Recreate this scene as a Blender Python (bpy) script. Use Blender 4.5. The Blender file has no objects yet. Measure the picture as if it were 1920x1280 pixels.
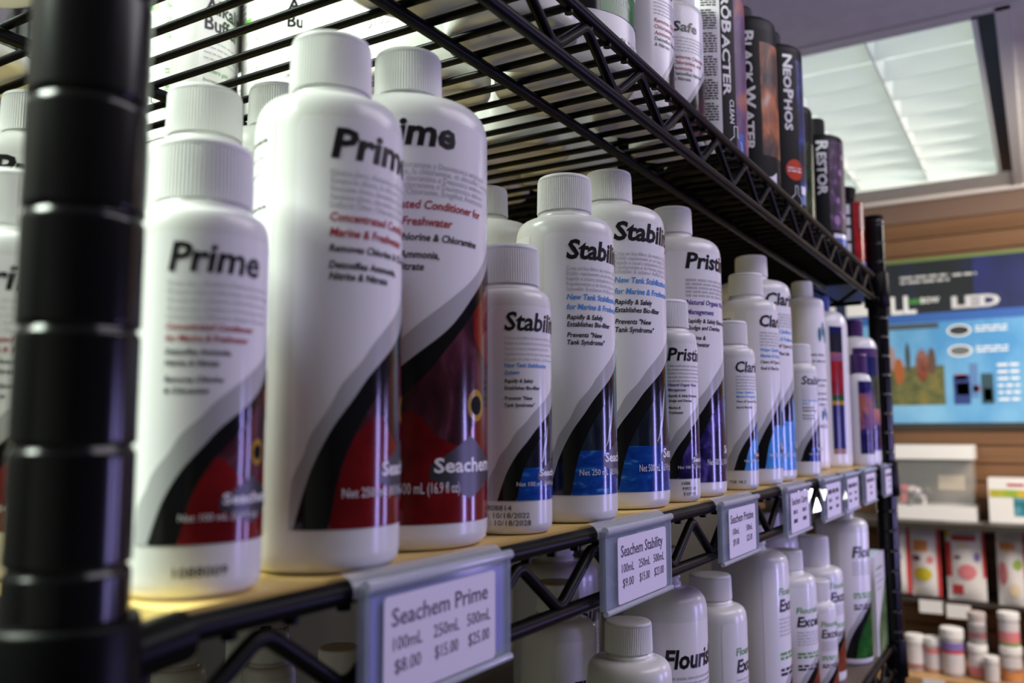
import bpy, bmesh, math, random
from math import sin, cos, pi, radians
from mathutils import Matrix, Vector

S = bpy.context.scene
COL = S.collection
ZM = 1.60                       # height of the middle shelf's front rail above the floor
ZU = ZM + 0.250                 # top shelf
ZL = ZM - 0.2286                # lower shelf
CEIL = ZM + 0.83
WALLX = 3.08

# ------------------------------------------------------------------ camera
cam_data = bpy.data.cameras.new('camera')
cam = bpy.data.objects.new('camera', cam_data)
COL.objects.link(cam)
pitch, roll, yaw = 0.1032, -0.00383, 0.54544
fwd = Vector((cos(yaw) * cos(pitch), sin(yaw) * cos(pitch), sin(pitch)))
rgt = Vector((sin(yaw), -cos(yaw), 0))
upv = rgt.cross(fwd)
r2 = cos(roll) * rgt + sin(roll) * upv
u2 = -sin(roll) * rgt + cos(roll) * upv
M = Matrix((r2, u2, -fwd)).transposed().to_4x4()
M.translation = Vector((-0.11307, -0.18027, ZM + 0.04756))
cam.matrix_world = M
cam_data.sensor_width = 36
cam_data.lens = 36 * 1628.6 / 1920
cam_data.clip_start = 0.01
cam_data.dof.use_dof = True
cam_data.dof.focus_distance = 0.47
cam_data.dof.aperture_fstop = 8.2
cam_data.dof.aperture_blades = 7
S.camera = cam

# ------------------------------------------------------------------ world, lights, exposure
w = bpy.data.worlds.new('world')
S.world = w
w.use_nodes = True
bg = w.node_tree.nodes['Background']
bg.inputs[0].default_value = (0.62, 0.58, 0.72, 1)
bg.inputs[1].default_value = 0.02
S.view_settings.view_transform = 'Standard'
S.view_settings.look = 'None'
S.view_settings.gamma = 1
S.view_settings.use_curve_mapping = False
S.view_settings.exposure = 1.05
S.cycles.max_bounces = 8
S.cycles.transparent_max_bounces = 12
S.cycles.sample_clamp_indirect = 4


def lamp(name, loc, size, energy, color, target):
    d = bpy.data.lights.new(name, 'AREA')
    d.shape = 'RECTANGLE'
    d.size, d.size_y = size
    d.energy = energy
    d.color = color
    o = bpy.data.objects.new(name, d)
    COL.objects.link(o)
    o.location = loc
    v = Vector(target) - Vector(loc)
    o.rotation_euler = v.to_track_quat('-Z', 'Y').to_euler()
    return o


lamp('ceiling_lamp_entrance', (-0.52, 0.54, CEIL - 0.03), (1.0, 0.45), 29.0, (0.88, 1.0, 0.86), (-0.52, 0.541, 0))
lamp('ceiling_lamp_aisle', (0.75, -0.80, CEIL - 0.03), (1.2, 0.6), 5.2, (0.96, 0.90, 1.0), (0.75, -0.799, 0))
lamp('aquarium_lamp_near', (0.95, -1.05, ZM - 0.10), (0.07, 0.42), 1.9, (0.46, 0.40, 1.0), (0.6, 0.0, ZM - 0.10))
lamp('aquarium_lamp_far', (1.75, -1.10, ZM - 0.10), (0.07, 0.42), 1.9, (0.46, 0.40, 1.0), (0.7, 0.0, ZM - 0.10))
lamp('far_wall_fill_lamp', (2.25, -0.75, CEIL - 0.05), (0.5, 0.9), 26.0, (1.0, 0.90, 0.80), (2.95, -0.15, ZM - 0.5))  # unseen warm lamp, added and tilted to brighten the far wall goods

# ------------------------------------------------------------------ materials
MATS = {}


def mat(name, col, rough=0.5, metal=0.0, spec=0.5, emit=None, estr=0.0, alpha=1.0, trans=0.0, coat=0.0, ior=1.45):
    if name in MATS:
        return MATS[name]
    m = bpy.data.materials.new(name)
    m.use_nodes = True
    b = m.node_tree.nodes['Principled BSDF']
    b.inputs['Base Color'].default_value = (*col, 1)
    b.inputs['Roughness'].default_value = rough
    b.inputs['Metallic'].default_value = metal
    b.inputs['Specular IOR Level'].default_value = spec
    b.inputs['IOR'].default_value = ior
    b.inputs['Alpha'].default_value = alpha
    b.inputs['Transmission Weight'].default_value = trans
    b.inputs['Coat Weight'].default_value = coat
    if emit:
        b.inputs['Emission Color'].default_value = (*emit, 1)
        b.inputs['Emission Strength'].default_value = estr
    MATS[name] = m
    return m


def nmat(name, stops, scale=(1, 1, 1), detail=3.0, rough=0.4, distortion=0.0, spec=0.5, nscale=1.0, bump=0.0):
    """noise through a colour ramp, object coordinates"""
    if name in MATS:
        return MATS[name]
    m = mat(name, (0.5, 0.5, 0.5), rough, spec=spec)
    nt = m.node_tree
    b = nt.nodes['Principled BSDF']
    tc = nt.nodes.new('ShaderNodeTexCoord')
    mp = nt.nodes.new('ShaderNodeMapping')
    mp.inputs['Scale'].default_value = scale
    nz = nt.nodes.new('ShaderNodeTexNoise')
    nz.inputs['Scale'].default_value = nscale
    nz.inputs['Detail'].default_value = detail
    nz.inputs['Distortion'].default_value = distortion
    rp = nt.nodes.new('ShaderNodeValToRGB')
    el = rp.color_ramp.elements
    while len(el) < len(stops):
        el.new(0.5)
    for e, (p, c) in zip(el, stops):
        e.position = p
        e.color = (*c, 1)
    nt.links.new(tc.outputs['Object'], mp.inputs['Vector'])
    nt.links.new(mp.outputs['Vector'], nz.inputs['Vector'])
    nt.links.new(nz.outputs['Fac'], rp.inputs['Fac'])
    nt.links.new(rp.outputs['Color'], b.inputs['Base Color'])
    if bump:
        bp = nt.nodes.new('ShaderNodeBump')
        bp.inputs['Strength'].default_value = bump
        bp.inputs['Distance'].default_value = 0.002
        nt.links.new(nz.outputs['Fac'], bp.inputs['Height'])
        nt.links.new(bp.outputs['Normal'], b.inputs['Normal'])
    return m


PLASTIC = mat('white_plastic', (0.76, 0.76, 0.74), 0.24)
CAPM = mat('white_cap_plastic', (0.78, 0.78, 0.77), 0.42)
PAPER = mat('label_paper', (0.85, 0.84, 0.85), 0.16)
INK = mat('black_ink', (0.012, 0.012, 0.014), 0.3)
GREYINK = mat('grey_ink', (0.50, 0.50, 0.51), 0.3)
REDINK = mat('red_ink', (0.42, 0.03, 0.04), 0.3)
BLUEINK = mat('blue_ink', (0.09, 0.32, 0.72), 0.3)
PURPLEINK = mat('purple_ink', (0.10, 0.05, 0.30), 0.3)
GREENINK = mat('green_ink', (0.10, 0.33, 0.06), 0.3)
WHITEINK = mat('white_ink', (0.80, 0.80, 0.80), 0.3)
SILVER = mat('silver_band', (0.45, 0.45, 0.46), 0.18)
BLACKBAND = mat('black_band', (0.009, 0.009, 0.009), 0.12)
GREYLOGO = mat('grey_logo', (0.035, 0.035, 0.038), 0.35)
MATTEBLACK = mat('matte_black_label', (0.005, 0.005, 0.006), 0.45, spec=0.18)
BLACKSTEEL = mat('black_epoxy_steel', (0.003, 0.003, 0.0034), 0.36, spec=0.10)
BLACKPOST = mat('black_post_steel', (0.005, 0.005, 0.0055), 0.20, spec=0.4)
BLACKPLASTIC = mat('black_plastic', (0.004, 0.004, 0.004), 0.42, spec=0.2)
CLEAR = mat('clear_tag_plastic', (0.55, 0.66, 0.85), 0.10, alpha=0.20)
CLEARLIP = mat('clear_tag_lip', (0.62, 0.66, 0.74), 0.12, alpha=0.55)
CARD = mat('card_white', (0.74, 0.70, 0.80), 0.5)
CARDINK = mat('card_ink', (0.03, 0.025, 0.05), 0.5)
VIOLETCARD = mat('violet_card', (0.16, 0.11, 0.58), 0.5)
PIC_RED = nmat('label_red', [(0.3, (0.10, 0.004, 0.005)), (0.7, (0.20, 0.010, 0.010))], (60, 60, 60), rough=0.14)
PIC_FISH = nmat('label_fish', [(0.3, (0.018, 0.006, 0.008)), (0.52, (0.055, 0.014, 0.020)), (0.74, (0.14, 0.045, 0.070))], (90, 90, 40), 4, 0.14, 1.2)
PIC_WATER = nmat('label_water', [(0.35, (0.005, 0.035, 0.24)), (0.60, (0.008, 0.075, 0.36)), (0.78, (0.10, 0.38, 0.66))], (50, 50, 150), 3, 0.14, 1.5)
PIC_GLASS = nmat('label_glass', [(0.35, (0.008, 0.012, 0.020)), (0.6, (0.022, 0.036, 0.052)), (0.8, (0.10, 0.14, 0.20))], (170, 170, 35), 4, 0.14, 0.8)
PIC_VIOLET = nmat('label_violet', [(0.42, (0.010, 0.008, 0.045)), (0.58, (0.028, 0.020, 0.13)), (0.75, (0.12, 0.08, 0.36))], (70, 70, 70), 4, 0.14, 1.0)
PIC_SKY = nmat('label_sky', [(0.3, (0.05, 0.25, 0.66)), (0.7, (0.09, 0.36, 0.80))], (60, 60, 60), rough=0.14)
PIC_GREEN = nmat('label_green', [(0.3, (0.008, 0.045, 0.010)), (0.6, (0.02, 0.13, 0.02)), (0.8, (0.10, 0.26, 0.05))], (60, 60, 60), rough=0.14)
PIC_RUST = nmat('label_rust', [(0.3, (0.10, 0.02, 0.01)), (0.7, (0.26, 0.06, 0.03))], (60, 60, 60), rough=0.14)
EYE_Y = mat('eye_yellow', (0.40, 0.24, 0.03), 0.15)
PIC_CORAL = nmat('photo_coral', [(0.30, (0.03, 0.012, 0.05)), (0.48, (0.14, 0.05, 0.16)), (0.60, (0.36, 0.10, 0.06)), (0.75, (0.42, 0.22, 0.18))], (45, 45, 28), 4, 0.45, 0.8)
PIC_CLOWN = nmat('photo_orange_fish', [(0.36, (0.012, 0.008, 0.006)), (0.50, (0.16, 0.05, 0.02)), (0.60, (0.50, 0.14, 0.03)), (0.72, (0.62, 0.50, 0.42))], (40, 40, 26), 4, 0.45, 1.0)
PIC_BLUE = nmat('photo_blue', [(0.38, (0.006, 0.006, 0.012)), (0.55, (0.02, 0.03, 0.16)), (0.72, (0.08, 0.16, 0.55))], (45, 45, 45), 3, 0.45, 0.8)
PIC_PLUM = nmat('photo_plum', [(0.40, (0.020, 0.006, 0.022)), (0.58, (0.07, 0.02, 0.08)), (0.74, (0.30, 0.16, 0.32))], (80, 80, 80), 3, 0.45, 0.6)
PIC_CRIMSON = nmat('photo_crimson', [(0.35, (0.22, 0.01, 0.012)), (0.7, (0.42, 0.02, 0.02))], (50, 50, 50), rough=0.2)
PIC_MOSS = nmat('photo_moss', [(0.35, (0.012, 0.020, 0.008)), (0.7, (0.05, 0.09, 0.03))], (50, 50, 50), rough=0.2)
ORANGE = mat('orange_dot', (0.55, 0.05, 0.015), 0.25)
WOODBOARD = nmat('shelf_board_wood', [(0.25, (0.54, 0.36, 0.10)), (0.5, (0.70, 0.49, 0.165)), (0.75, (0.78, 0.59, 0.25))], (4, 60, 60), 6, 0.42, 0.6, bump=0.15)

# ------------------------------------------------------------------ mesh builder


class MB:
    def __init__(self):
        self.v, self.f, self.m, self.s, self.mats = [], [], [], [], []

    def slot(self, m):
        if m not in self.mats:
            self.mats.append(m)
        return self.mats.index(m)

    def add(self, verts, faces, m, smooth=False):
        o = len(self.v)
        k = self.slot(m)
        self.v += [tuple(p) for p in verts]
        for f in faces:
            self.f.append(tuple(i + o for i in f))
            self.m.append(k)
            self.s.append(smooth)

    def box(self, a, b, m):
        x0, y0, z0 = a
        x1, y1, z1 = b
        vs = [(x0, y0, z0), (x1, y0, z0), (x1, y1, z0), (x0, y1, z0), (x0, y0, z1), (x1, y0, z1), (x1, y1, z1), (x0, y1, z1)]
        self.add(vs, [(0, 3, 2, 1), (4, 5, 6, 7), (0, 1, 5, 4), (1, 2, 6, 5), (2, 3, 7, 6), (3, 0, 4, 7)], m)

    def lathe(self, prof, m, n=64, smooth=True, c=(0, 0), ripple=None, ex=1.0):
        """prof: (r, z) from bottom axis to top axis"""
        vs, fs = [], []
        for (r, z) in prof:
            for i in range(n):
                a = 2 * pi * i / n
                rr = r * (1 + (ripple if (ripple and i % 2) else 0))
                vs.append((c[0] + rr * cos(a), c[1] + rr * ex * sin(a), z))
        for j in range(len(prof) - 1):
            for i in range(n):
                k = (i + 1) % n
                fs.append((j * n + i, j * n + k, (j + 1) * n + k, (j + 1) * n + i))
        fs.append(tuple(range(n - 1, -1, -1)))
        fs.append(tuple((len(prof) - 1) * n + i for i in range(n)))
        self.add(vs, fs[:-2], m, smooth)
        o = len(self.v) - len(vs)
        k = self.slot(m)
        for f in fs[-2:]:
            self.f.append(tuple(i + o for i in f))
            self.m.append(k)
            self.s.append(False)

    def tube(self, path, r, m, n=8, smooth=True):
        P = [Vector(p) for p in path]
        vs, fs = [], []
        t0 = (P[1] - P[0]).normalized()
        ref = Vector((0, 1, 0)) if abs(t0.y) < 0.9 else Vector((0, 0, 1))
        nrm = (ref - t0 * ref.dot(t0)).normalized()
        for i, p in enumerate(P):
            if i == 0:
                t = t0
            elif i == len(P) - 1:
                t = (P[-1] - P[-2]).normalized()
            else:
                t = ((P[i] - P[i - 1]).normalized() + (P[i + 1] - P[i]).normalized()).normalized()
            nrm = (nrm - t * nrm.dot(t)).normalized()
            bi = t.cross(nrm)
            for k in range(n):
                a = 2 * pi * k / n
                vs.append(p + r * (cos(a) * nrm + sin(a) * bi))
        for i in range(len(P) - 1):
            for k in range(n):
                q = (k + 1) % n
                fs.append((i * n + k, i * n + q, (i + 1) * n + q, (i + 1) * n + k))
        self.add(vs, fs, m, smooth)
        self.add(vs[:n], [tuple(range(n))[::-1]], m)
        self.add(vs[-n:], [tuple(range(n))], m)

    def grid(self, f, nu, nv, m, smooth=True):
        vs = [f(i / nu, j / nv) for j in range(nv + 1) for i in range(nu + 1)]
        fs = [(j * (nu + 1) + i, j * (nu + 1) + i + 1, (j + 1) * (nu + 1) + i + 1, (j + 1) * (nu + 1) + i) for j in range(nv) for i in range(nu)]
        self.add(vs, fs, m, smooth)

    def mesh(self, name):
        me = bpy.data.meshes.new(name)
        me.from_pydata(self.v, [], self.f)
        for m in self.mats:
            me.materials.append(m)
        me.polygons.foreach_set('material_index', self.m)
        me.polygons.foreach_set('use_smooth', self.s)
        me.update()
        return me


def thing(name, label, cat, loc=(0, 0, 0), rotz=0.0, group=None, scale=None):
    o = bpy.data.objects.new(name, None)
    COL.objects.link(o)
    o.location = loc
    o.rotation_euler = (0, 0, rotz)
    if scale:
        o.scale = scale
    o['label'] = label
    o['category'] = cat
    if group:
        o['group'] = group
    o.empty_display_size = 0.02
    return o


def part(name, mesh, parent, label=None):
    if isinstance(mesh, MB):
        mesh = mesh.mesh(name)
    o = bpy.data.objects.new(name, mesh)
    COL.objects.link(o)
    o.parent = parent
    if label:
        o['label'] = label
    return o


def single(name, mesh, label, cat, loc=(0, 0, 0), rotz=0.0, group=None):
    o = part(name, mesh, None, label)
    o['category'] = cat
    o.location = loc
    o.rotation_euler = (0, 0, rotz)
    if group:
        o['group'] = group
    return o


def struct(name, mb):
    o = part(name, mb, None)
    o['kind'] = 'structure'
    return o


# ------------------------------------------------------------------ lettering
TXT = {}


def text_geo(s, bold=0.0, shear=0.0, res=2):
    key = (s, bold, shear, res)
    if key in TXT:
        return TXT[key]
    cu = bpy.data.curves.new('lettering', 'FONT')
    cu.body = s
    cu.size = 1
    cu.offset = bold
    cu.shear = shear
    cu.resolution_u = res
    ob = bpy.data.objects.new('lettering', cu)
    me = bpy.data.meshes.new_from_object(ob)
    vs = [(v.co.x, v.co.y) for v in me.vertices]
    fs = [tuple(p.vertices) for p in me.polygons]
    bpy.data.objects.remove(ob)
    bpy.data.curves.remove(cu)
    bpy.data.meshes.remove(me)
    if not vs:
        vs = [(0, 0)]
    TXT[key] = (vs, fs, min(v[0] for v in vs), max(v[0] for v in vs))
    return TXT[key]


def put_text(mb, s, size, u, v, mapf, m, bold=0.0, shear=0.0, width=None, align='L', step=None, rot=False, sx=1.0, maxw=None):
    """size is the capital height; (u, v) the left end of the base line"""
    vs, fs, a, b = text_geo(s, bold, shear)
    k = size / 0.70
    kx = k * sx
    if width:
        kx = width / max(1e-6, b - a)
    if maxw and (b - a) * kx > maxw:
        kx = maxw / (b - a)
    wd = (b - a) * kx
    off = {'L': 0, 'C': -wd / 2, 'R': -wd}[align]
    pts = [((x - a) * kx + off, y * k) for x, y in vs]
    if step:
        bm = bmesh.new()
        bv = [bm.verts.new((x, y, 0)) for x, y in pts]
        for f in fs:
            try:
                bm.faces.new([bv[i] for i in f])
            except ValueError:
                pass
        ax = 0
        lo = min(p[ax] for p in pts)
        hi = max(p[ax] for p in pts)
        if rot:
            ax = 1
            lo = min(p[1] for p in pts)
            hi = max(p[1] for p in pts)
        t = lo + step
        while t < hi:
            bmesh.ops.bisect_plane(bm, geom=bm.verts[:] + bm.edges[:] + bm.faces[:], plane_co=(t, 0, 0) if ax == 0 else (0, t, 0),
                                   plane_no=(1, 0, 0) if ax == 0 else (0, 1, 0))
            t += step
        bm.verts.index_update()
        pts = [(q.co.x, q.co.y) for q in bm.verts]
        fs = [tuple(q.index for q in f.verts) for f in bm.faces]
        bm.free()
    if rot:      # reads downwards, letter tops towards +u
        out = [mapf(u + y, v - x) for x, y in pts]
    else:
        out = [mapf(u + x, v + y) for x, y in pts]
    mb.add(out, fs, m)
    return wd


def put_bars(mb, u, v, width, h, mapf, m, seed=0, rot=False):
    """a line of print too small to read, as word-long dashes"""
    rnd = random.Random(seed)
    t = 0.0
    while t < width:
        wl = h * rnd.uniform(1.6, 5.5)
        wl = min(wl, width - t)
        n = max(1, int(wl / 0.003))
        for i in range(n):
            a, b = t + wl * i / n, t + wl * (i + 1) / n
            if rot:
                q = [mapf(u, v - a), mapf(u + h, v - a), mapf(u + h, v - b), mapf(u, v - b)]
                q = q[::-1]
            else:
                q = [mapf(u + a, v), mapf(u + b, v), mapf(u + b, v + h), mapf(u + a, v + h)]
            mb.add(q, [(0, 1, 2, 3)], m)
        t += wl + h * 0.8


def cylmap(R, off):
    return lambda u, v: ((R + off) * sin(u / R), -(R + off) * cos(u / R), v)


def interp(tab, x):
    """smooth curve through the (x, y) table"""
    n = len(tab)
    if x <= tab[0][0]:
        return tab[0][1]
    if x >= tab[-1][0]:
        return tab[-1][1]
    k = 0
    while x > tab[k + 1][0]:
        k += 1
    if n < 4:
        (a, ya), (b, yb) = tab[k], tab[k + 1]
        return ya + (yb - ya) * (x - a) / (b - a)
    d = [(tab[q + 1][1] - tab[q][1]) / (tab[q + 1][0] - tab[q][0]) for q in range(n - 1)]

    def slope(q):
        if q == 0:
            return d[0]
        if q == n - 1:
            return d[-1]
        return 0.0 if d[q - 1] * d[q] <= 0 else 2 * d[q - 1] * d[q] / (d[q - 1] + d[q])
    (a, ya), (b, yb) = tab[k], tab[k + 1]
    h = b - a
    t = (x - a) / h
    return (ya * (1 + 2 * t) * (1 - t) ** 2 + slope(k) * h * t * (1 - t) ** 2 + yb * t * t * (3 - 2 * t) + slope(k + 1) * h * t * t * (t - 1))


def patch(mb, R, off, a0, a1, flo, fhi, m, n=48, nv=1):
    """patch on the cylinder between heights flo(phi) and fhi(phi), phi in degrees"""
    mp = cylmap(R, off)

    def g(i, j):
        ph = a0 + (a1 - a0) * i
        lo, hi = flo(ph), fhi(ph)
        return mp(radians(ph) * R, lo + (hi - lo) * j)
    mb.grid(g, n, nv, m)


def disc(mb, cx, cz, rx, rz, mapf, m, n=24, rings=4):
    vs = [mapf(cx, cz)]
    for k in range(1, rings + 1):
        q = k / rings
        vs += [mapf(cx + q * rx * cos(2 * pi * i / n), cz + q * rz * sin(2 * pi * i / n)) for i in range(n)]
    fs = [(0, 1 + i, 1 + (i + 1) % n) for i in range(n)]
    for k in range(rings - 1):
        a, b = 1 + k * n, 1 + (k + 1) * n
        fs += [(a + i, b + i, b + (i + 1) % n, a + (i + 1) % n) for i in range(n)]
    mb.add(vs, fs, m)


# ------------------------------------------------------------------ round white bottles
# r, shoulder, cap bottom, cap top, cap radius, label bottom, label top
TYPES = {
    100: dict(r=.019, sh=.1005, cb=.1085, ct=.1262, cr=.0142, lb=.0145, lt=.0975),
    250: dict(r=.025, sh=.1435, cb=.1550, ct=.1735, cr=.0142, lb=.0135, lt=.1400),
    500: dict(r=.033, sh=.1680, cb=.1810, ct=.1995, cr=.0142, lb=.0100, lt=.1630),
}
TG = [(-86.5, .0), (-85.3, .10), (-82, .135), (-76, .175), (-72, .215), (-58, .290), (-50, .342), (-35, .400), (-25, .445), (8, .547), (27, .602), (50, .68), (87, .82)]
TB = [(-84, -.01), (-82.5, .005), (-80.5, .03), (-76, .085), (-71, .138), (-57, .235), (-42, .306), (-29, .364), (7, .475), (28, .560), (50, .640), (87, .78)]
TP = [(-58, .0), (-54, .08), (-48.5, .155), (-40, .22), (-32, .268), (-25, .30), (-8, .365), (2, .41), (14, .46), (43, .575), (60, .63), (87, .74)]
TF = [(-40, .22), (-20, .27), (0, .205), (15, .185), (30, .24), (60, .30), (87, .30)]
MESHES = {}


def cached(key, fn):
    if key not in MESHES:
        MESHES[key] = fn()
    return MESHES[key]


def body_mesh(T, m=None):
    m = m or PLASTIC
    r, sh, cb, cr = T['r'], T['sh'], T['cb'], T['cr']
    nk = cr * 0.93
    dz = cb - sh
    e = min(0.0035, r * .15)
    prof = [(r * .55, .0016), (r * .80, .0006), (r - e * 1.3, 0), (r - e * .55, e * .25), (r - e * .12, e * .8), (r, e * 1.7)]
    z0 = sh - r * .20
    zt = sh + dz * .62
    prof += [(r, z0 - .004), (r, z0)]
    n0 = nk + .0014
    for k in range(1, 13):
        t = k / 12 * pi / 2
        prof.append((n0 + (r - n0) * cos(t) ** .68, z0 + (zt - z0) * sin(t) ** .72))
    prof += [(nk + .0012, sh + dz * .70), (nk + .0011, sh + dz * .84), (nk, sh + dz * .88), (nk, cb + .002)]
    mb = MB()
    mb.lathe(prof, m, 72)
    return mb.mesh('bottle_body')


def cap_mesh(T, m=None, taper=.975):
    m = m or CAPM
    cr, cb, ct = T['cr'], T['cb'], T['ct']
    n = 160
    mb = MB()
    prof = [(cr * .9, cb), (cr, cb), (cr, cb + .0012), (cr * taper, ct - .0022)]
    mb.lathe(prof, m, n, smooth=False, ripple=-.018)
    c2 = cr * taper * .992
    prof = [(c2, ct - .0024), (c2 * .99, ct - .0012), (c2 * .965, ct - .0004), (c2 * .92, ct), (c2 * .5, ct + .0001)]
    mb.lathe(prof, m, 64)
    return mb.mesh('cap')


FOREIGN = {
    'prime': ["Elimina cloro, cloramina y Desintoxica amoníaco", "Élimine le chlore, la chloramine, et détoxifie l'ammoniac",
              "Rimuove cloro, cloramina e Detossica ammonio", "Remove cloro, cloramina e Desintoxica amónia", "Entfernt Chlor, Chloramin, Entgiftet Ammoniak"],
    'stability': ["Crea un bio-filtro de manera rápida y segura", "Établit rapidement et en toute sécurité un bio-filtre",
                  "Rapida e sicura istituzione di bio-filtro", "Rapidamente e de forma segura estabelece", "Schneller & sicherer Aufbau des biologischen Filters"],
}
THEME = {
    'prime': dict(title='Prime', w={250: .0375, 500: .0385}, ink=REDINK, sub=["Concentrated Conditioner for", "Marine & Freshwater"],
                  blk=["Removes Chlorine & Chloramine", "", "Detoxifies Ammonia,", "Nitrite & Nitrate"], pic='prime'),
    'prime_small': dict(title='Prime', w={100: .0262}, ink=REDINK, sub=["Concentrated Conditioner", "for Marine & Freshwater"],
                        blk=["Detoxifies Ammonia,", "Nitrite & Nitrate", "", "Removes Chlorine", "& Chloramine"], pic='prime'),
    'stability': dict(title='Stability', w={250: .0435, 500: .0530}, ink=BLUEINK, sub=["New Tank Stabilization System", "for Marine & Freshwater"],
                      blk=["Rapidly & Safely", "Establishes Bio-filter", "", "Prevents \"New", "Tank Syndrome\""], pic='stability'),
    'stability_small': dict(title='Stability', w={100: .0350}, ink=BLUEINK, sub=["New Tank Stabilization", "System"],
                            blk=["Rapidly & Safely", "Establishes Bio-filter", "", "Prevents \"New", "Tank Syndrome\""], pic='stability'),
    'pristine': dict(title='Pristine', w={100: .0345, 250: .042, 500: .050}, ink=PURPLEINK, sub=["Natural Organic Waste", "Management"],
                     blk=["Rapidly & Safely Eliminates", "Sludge and Detritus", "", "Marine &", "Freshwater"], pic='pristine'),
    'clarity': dict(title='Clarity', w={100: .030, 250: .038, 500: .045}, ink=BLUEINK, sub=["Water Clarifier for", "Marine & Freshwater"],
                    blk=["Clears All Types of Clouding", "", "Reef & Plant Safe"], pic='clarity'),
    'flourish': dict(title='Flourish', w={100: .033, 250: .044, 500: .058}, ink=GREENINK, sub=None, blk=None, pic='green'),
    'excel': dict(title='Excel', w={100: .022, 250: .029, 500: .034}, pre='Flourish', ink=GREENINK, sub=None, blk=None, pic='rust'),
    'acid': dict(title='Acid', two='Buffer', ink=GREENINK, sub=None, blk=["(KH) into available CO2"], pic=None),
    'alkaline': dict(title='Alkaline', two='Buffer', ink=GREENINK, sub=["Buffers pH"], blk=["Increases", "alkalinity (KH)"], pic='grey'),
}


def label_mesh(T, theme, net, size):
    th = THEME[theme]
    dc = 12 if size == 500 else 0
    R, lb, lt = T['r'], T['lb'], T['lt']
    H = lt - lb
    W = 86.0
    mb = MB()
    rc = .0035 / R * 57.3

    def top(ph):
        d = W - abs(ph)
        if d < rc:
            q = 1 - d / rc
            return lt - .0035 * (1 - math.sqrt(max(0, 1 - q * q)))
        return lt

    patch(mb, R, .00012, -W, W, lambda p: lb, top, PAPER, 90, 1)
    pic = th['pic']
    z = lambda t: lb + H * max(0.0, min(1.0, t))
    if pic:
        sf = 9.0 if size == 100 else 0.0
        g = lambda p: z(interp(TG, p))
        b = lambda p: z(interp(TB, p - sf))
        pc = lambda p: z(interp(TP, p - sf)) if p - sf > -58 else z(0)
        patch(mb, R, .00022, -W, W, b, g, SILVER, 140)
        if pic == 'grey':
            patch(mb, R, .00022, -84, W, lambda p: z(0), b, SILVER if False else BLACKBAND, 90)
        else:
            patch(mb, R, .00022, -84 + sf * .8, W, pc, b, BLACKBAND, 120)
        if pic == 'prime':
            f = lambda p: min(pc(p), z(interp(TF, p)))
            patch(mb, R, .00022, -60, W, lambda p: z(0), f, PIC_RED, 80)
            patch(mb, R, .00022, -60, W, f, pc, PIC_FISH, 80, 4)
            mp = cylmap(R, .0003)
            er = .0056 * R / .033
            side = [(22, .54), (30, .45), (45, .40), (60, .38), (87, .38)]
            patch(mb, R, .0003, 24 + dc * .4, W, lambda p: min(pc(p), z(interp(side, p))), pc, PIC_RED, 40)
            disc(mb, radians(20 + dc) * R, z(.285), er, er * 1.1, mp, EYE_Y)
            disc(mb, radians(20 + dc) * R, z(.285), er * .66, er * .66, cylmap(R, .0004), mat('eye_black', (0.004, 0.004, 0.004), 0.6, spec=0.1))
        elif pic == 'stability':
            f = lambda p: min(pc(p), z(.165))
            patch(mb, R, .00022, -60, W, lambda p: z(0), f, PIC_WATER, 80, 3)
            patch(mb, R, .00022, -60, W, f, pc, PIC_GLASS, 80, 4)
            for (p0, p1, w0, t0, t1) in ((-14, 2, 4.5, .18, .385), (12, 20, 3.5, .19, .44), (34, 37, 4.0, .2, .5)):
                patch(mb, R, .0003, 0, 1, lambda q: 0, lambda q: 0, WHITEINK, 1)
                mp = cylmap(R, .0003)

                def strip(i, j, p0=p0, p1=p1, w0=w0, t0=t0, t1=t1):
                    ph = p0 + (p1 - p0) * (j ** .6) + (i - .5) * w0 * sin(pi * min(1, j * .9 + .08))
                    return mp(radians(ph) * R, z(t0 + (t1 - t0) * j))
                mb.grid(strip, 1, 12, mat('pale_blue_ink', (0.42, 0.50, 0.58), .2))
        elif pic == 'pristine':
            patch(mb, R, .00022, -60, W, lambda p: z(0), pc, PIC_VIOLET, 80, 6)
        elif pic == 'clarity':
            f = lambda p: min(pc(p), z(.27))
            patch(mb, R, .00022, -60, W, lambda p: z(0), f, PIC_SKY, 80)
            patch(mb, R, .00022, -60, W, f, pc, PIC_GLASS, 80)
            mp = cylmap(R, .0003)
            mb.grid(lambda i, j: mp(radians(-10 + 30 * i * (1 - .9 * j)) * R, z(.2 + .2 * j)), 6, 4, PIC_SKY)
        elif pic in ('green', 'rust'):
            patch(mb, R, .00022, -60, W, lambda p: z(0), pc, PIC_GREEN if pic == 'green' else PIC_RUST, 80, 4)
        if pic in ('prime', 'stability', 'pristine', 'clarity'):
            dhi = [(-19 + dc, .137), (13 + dc, .21), (45 + dc, .137)]
            dlo = [(-19 + dc, .108), (13 + dc, .055), (45 + dc, .108)]
            patch(mb, R, .0003, -19 + dc, 45 + dc, lambda p: z(interp(dlo, p)), lambda p: z(interp(dhi, p)), GREYLOGO, 32)
            put_text(mb, 'Seachem', H * .034, radians(-16 + dc) * R, z(.122), cylmap(R, .0004), WHITEINK, bold=.025, width=radians(58) * R, step=.002)
    mp = cylmap(R, .0003)
    if net:
        put_text(mb, net, H * (.026 if size == 500 else .022), radians(-49 if size != 500 else -37) * R, z(.073), cylmap(R, .0004), WHITEINK, width=radians(70 if size != 500 else 52) * R, step=.003)
    left = radians({100: -64, 250: -61, 500: -56 if theme == 'prime' else -59}[size]) * R
    # title
    cap = {100: .0078, 250: .0092, 500: .0104}.get(size, .0092)
    tz = {100: .872, 250: .898, 500: .927}.get(size, .9)
    if theme == 'flourish':
        tz, cap = (.80 if T['sh'] > .155 else .72), cap * 1.2
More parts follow.
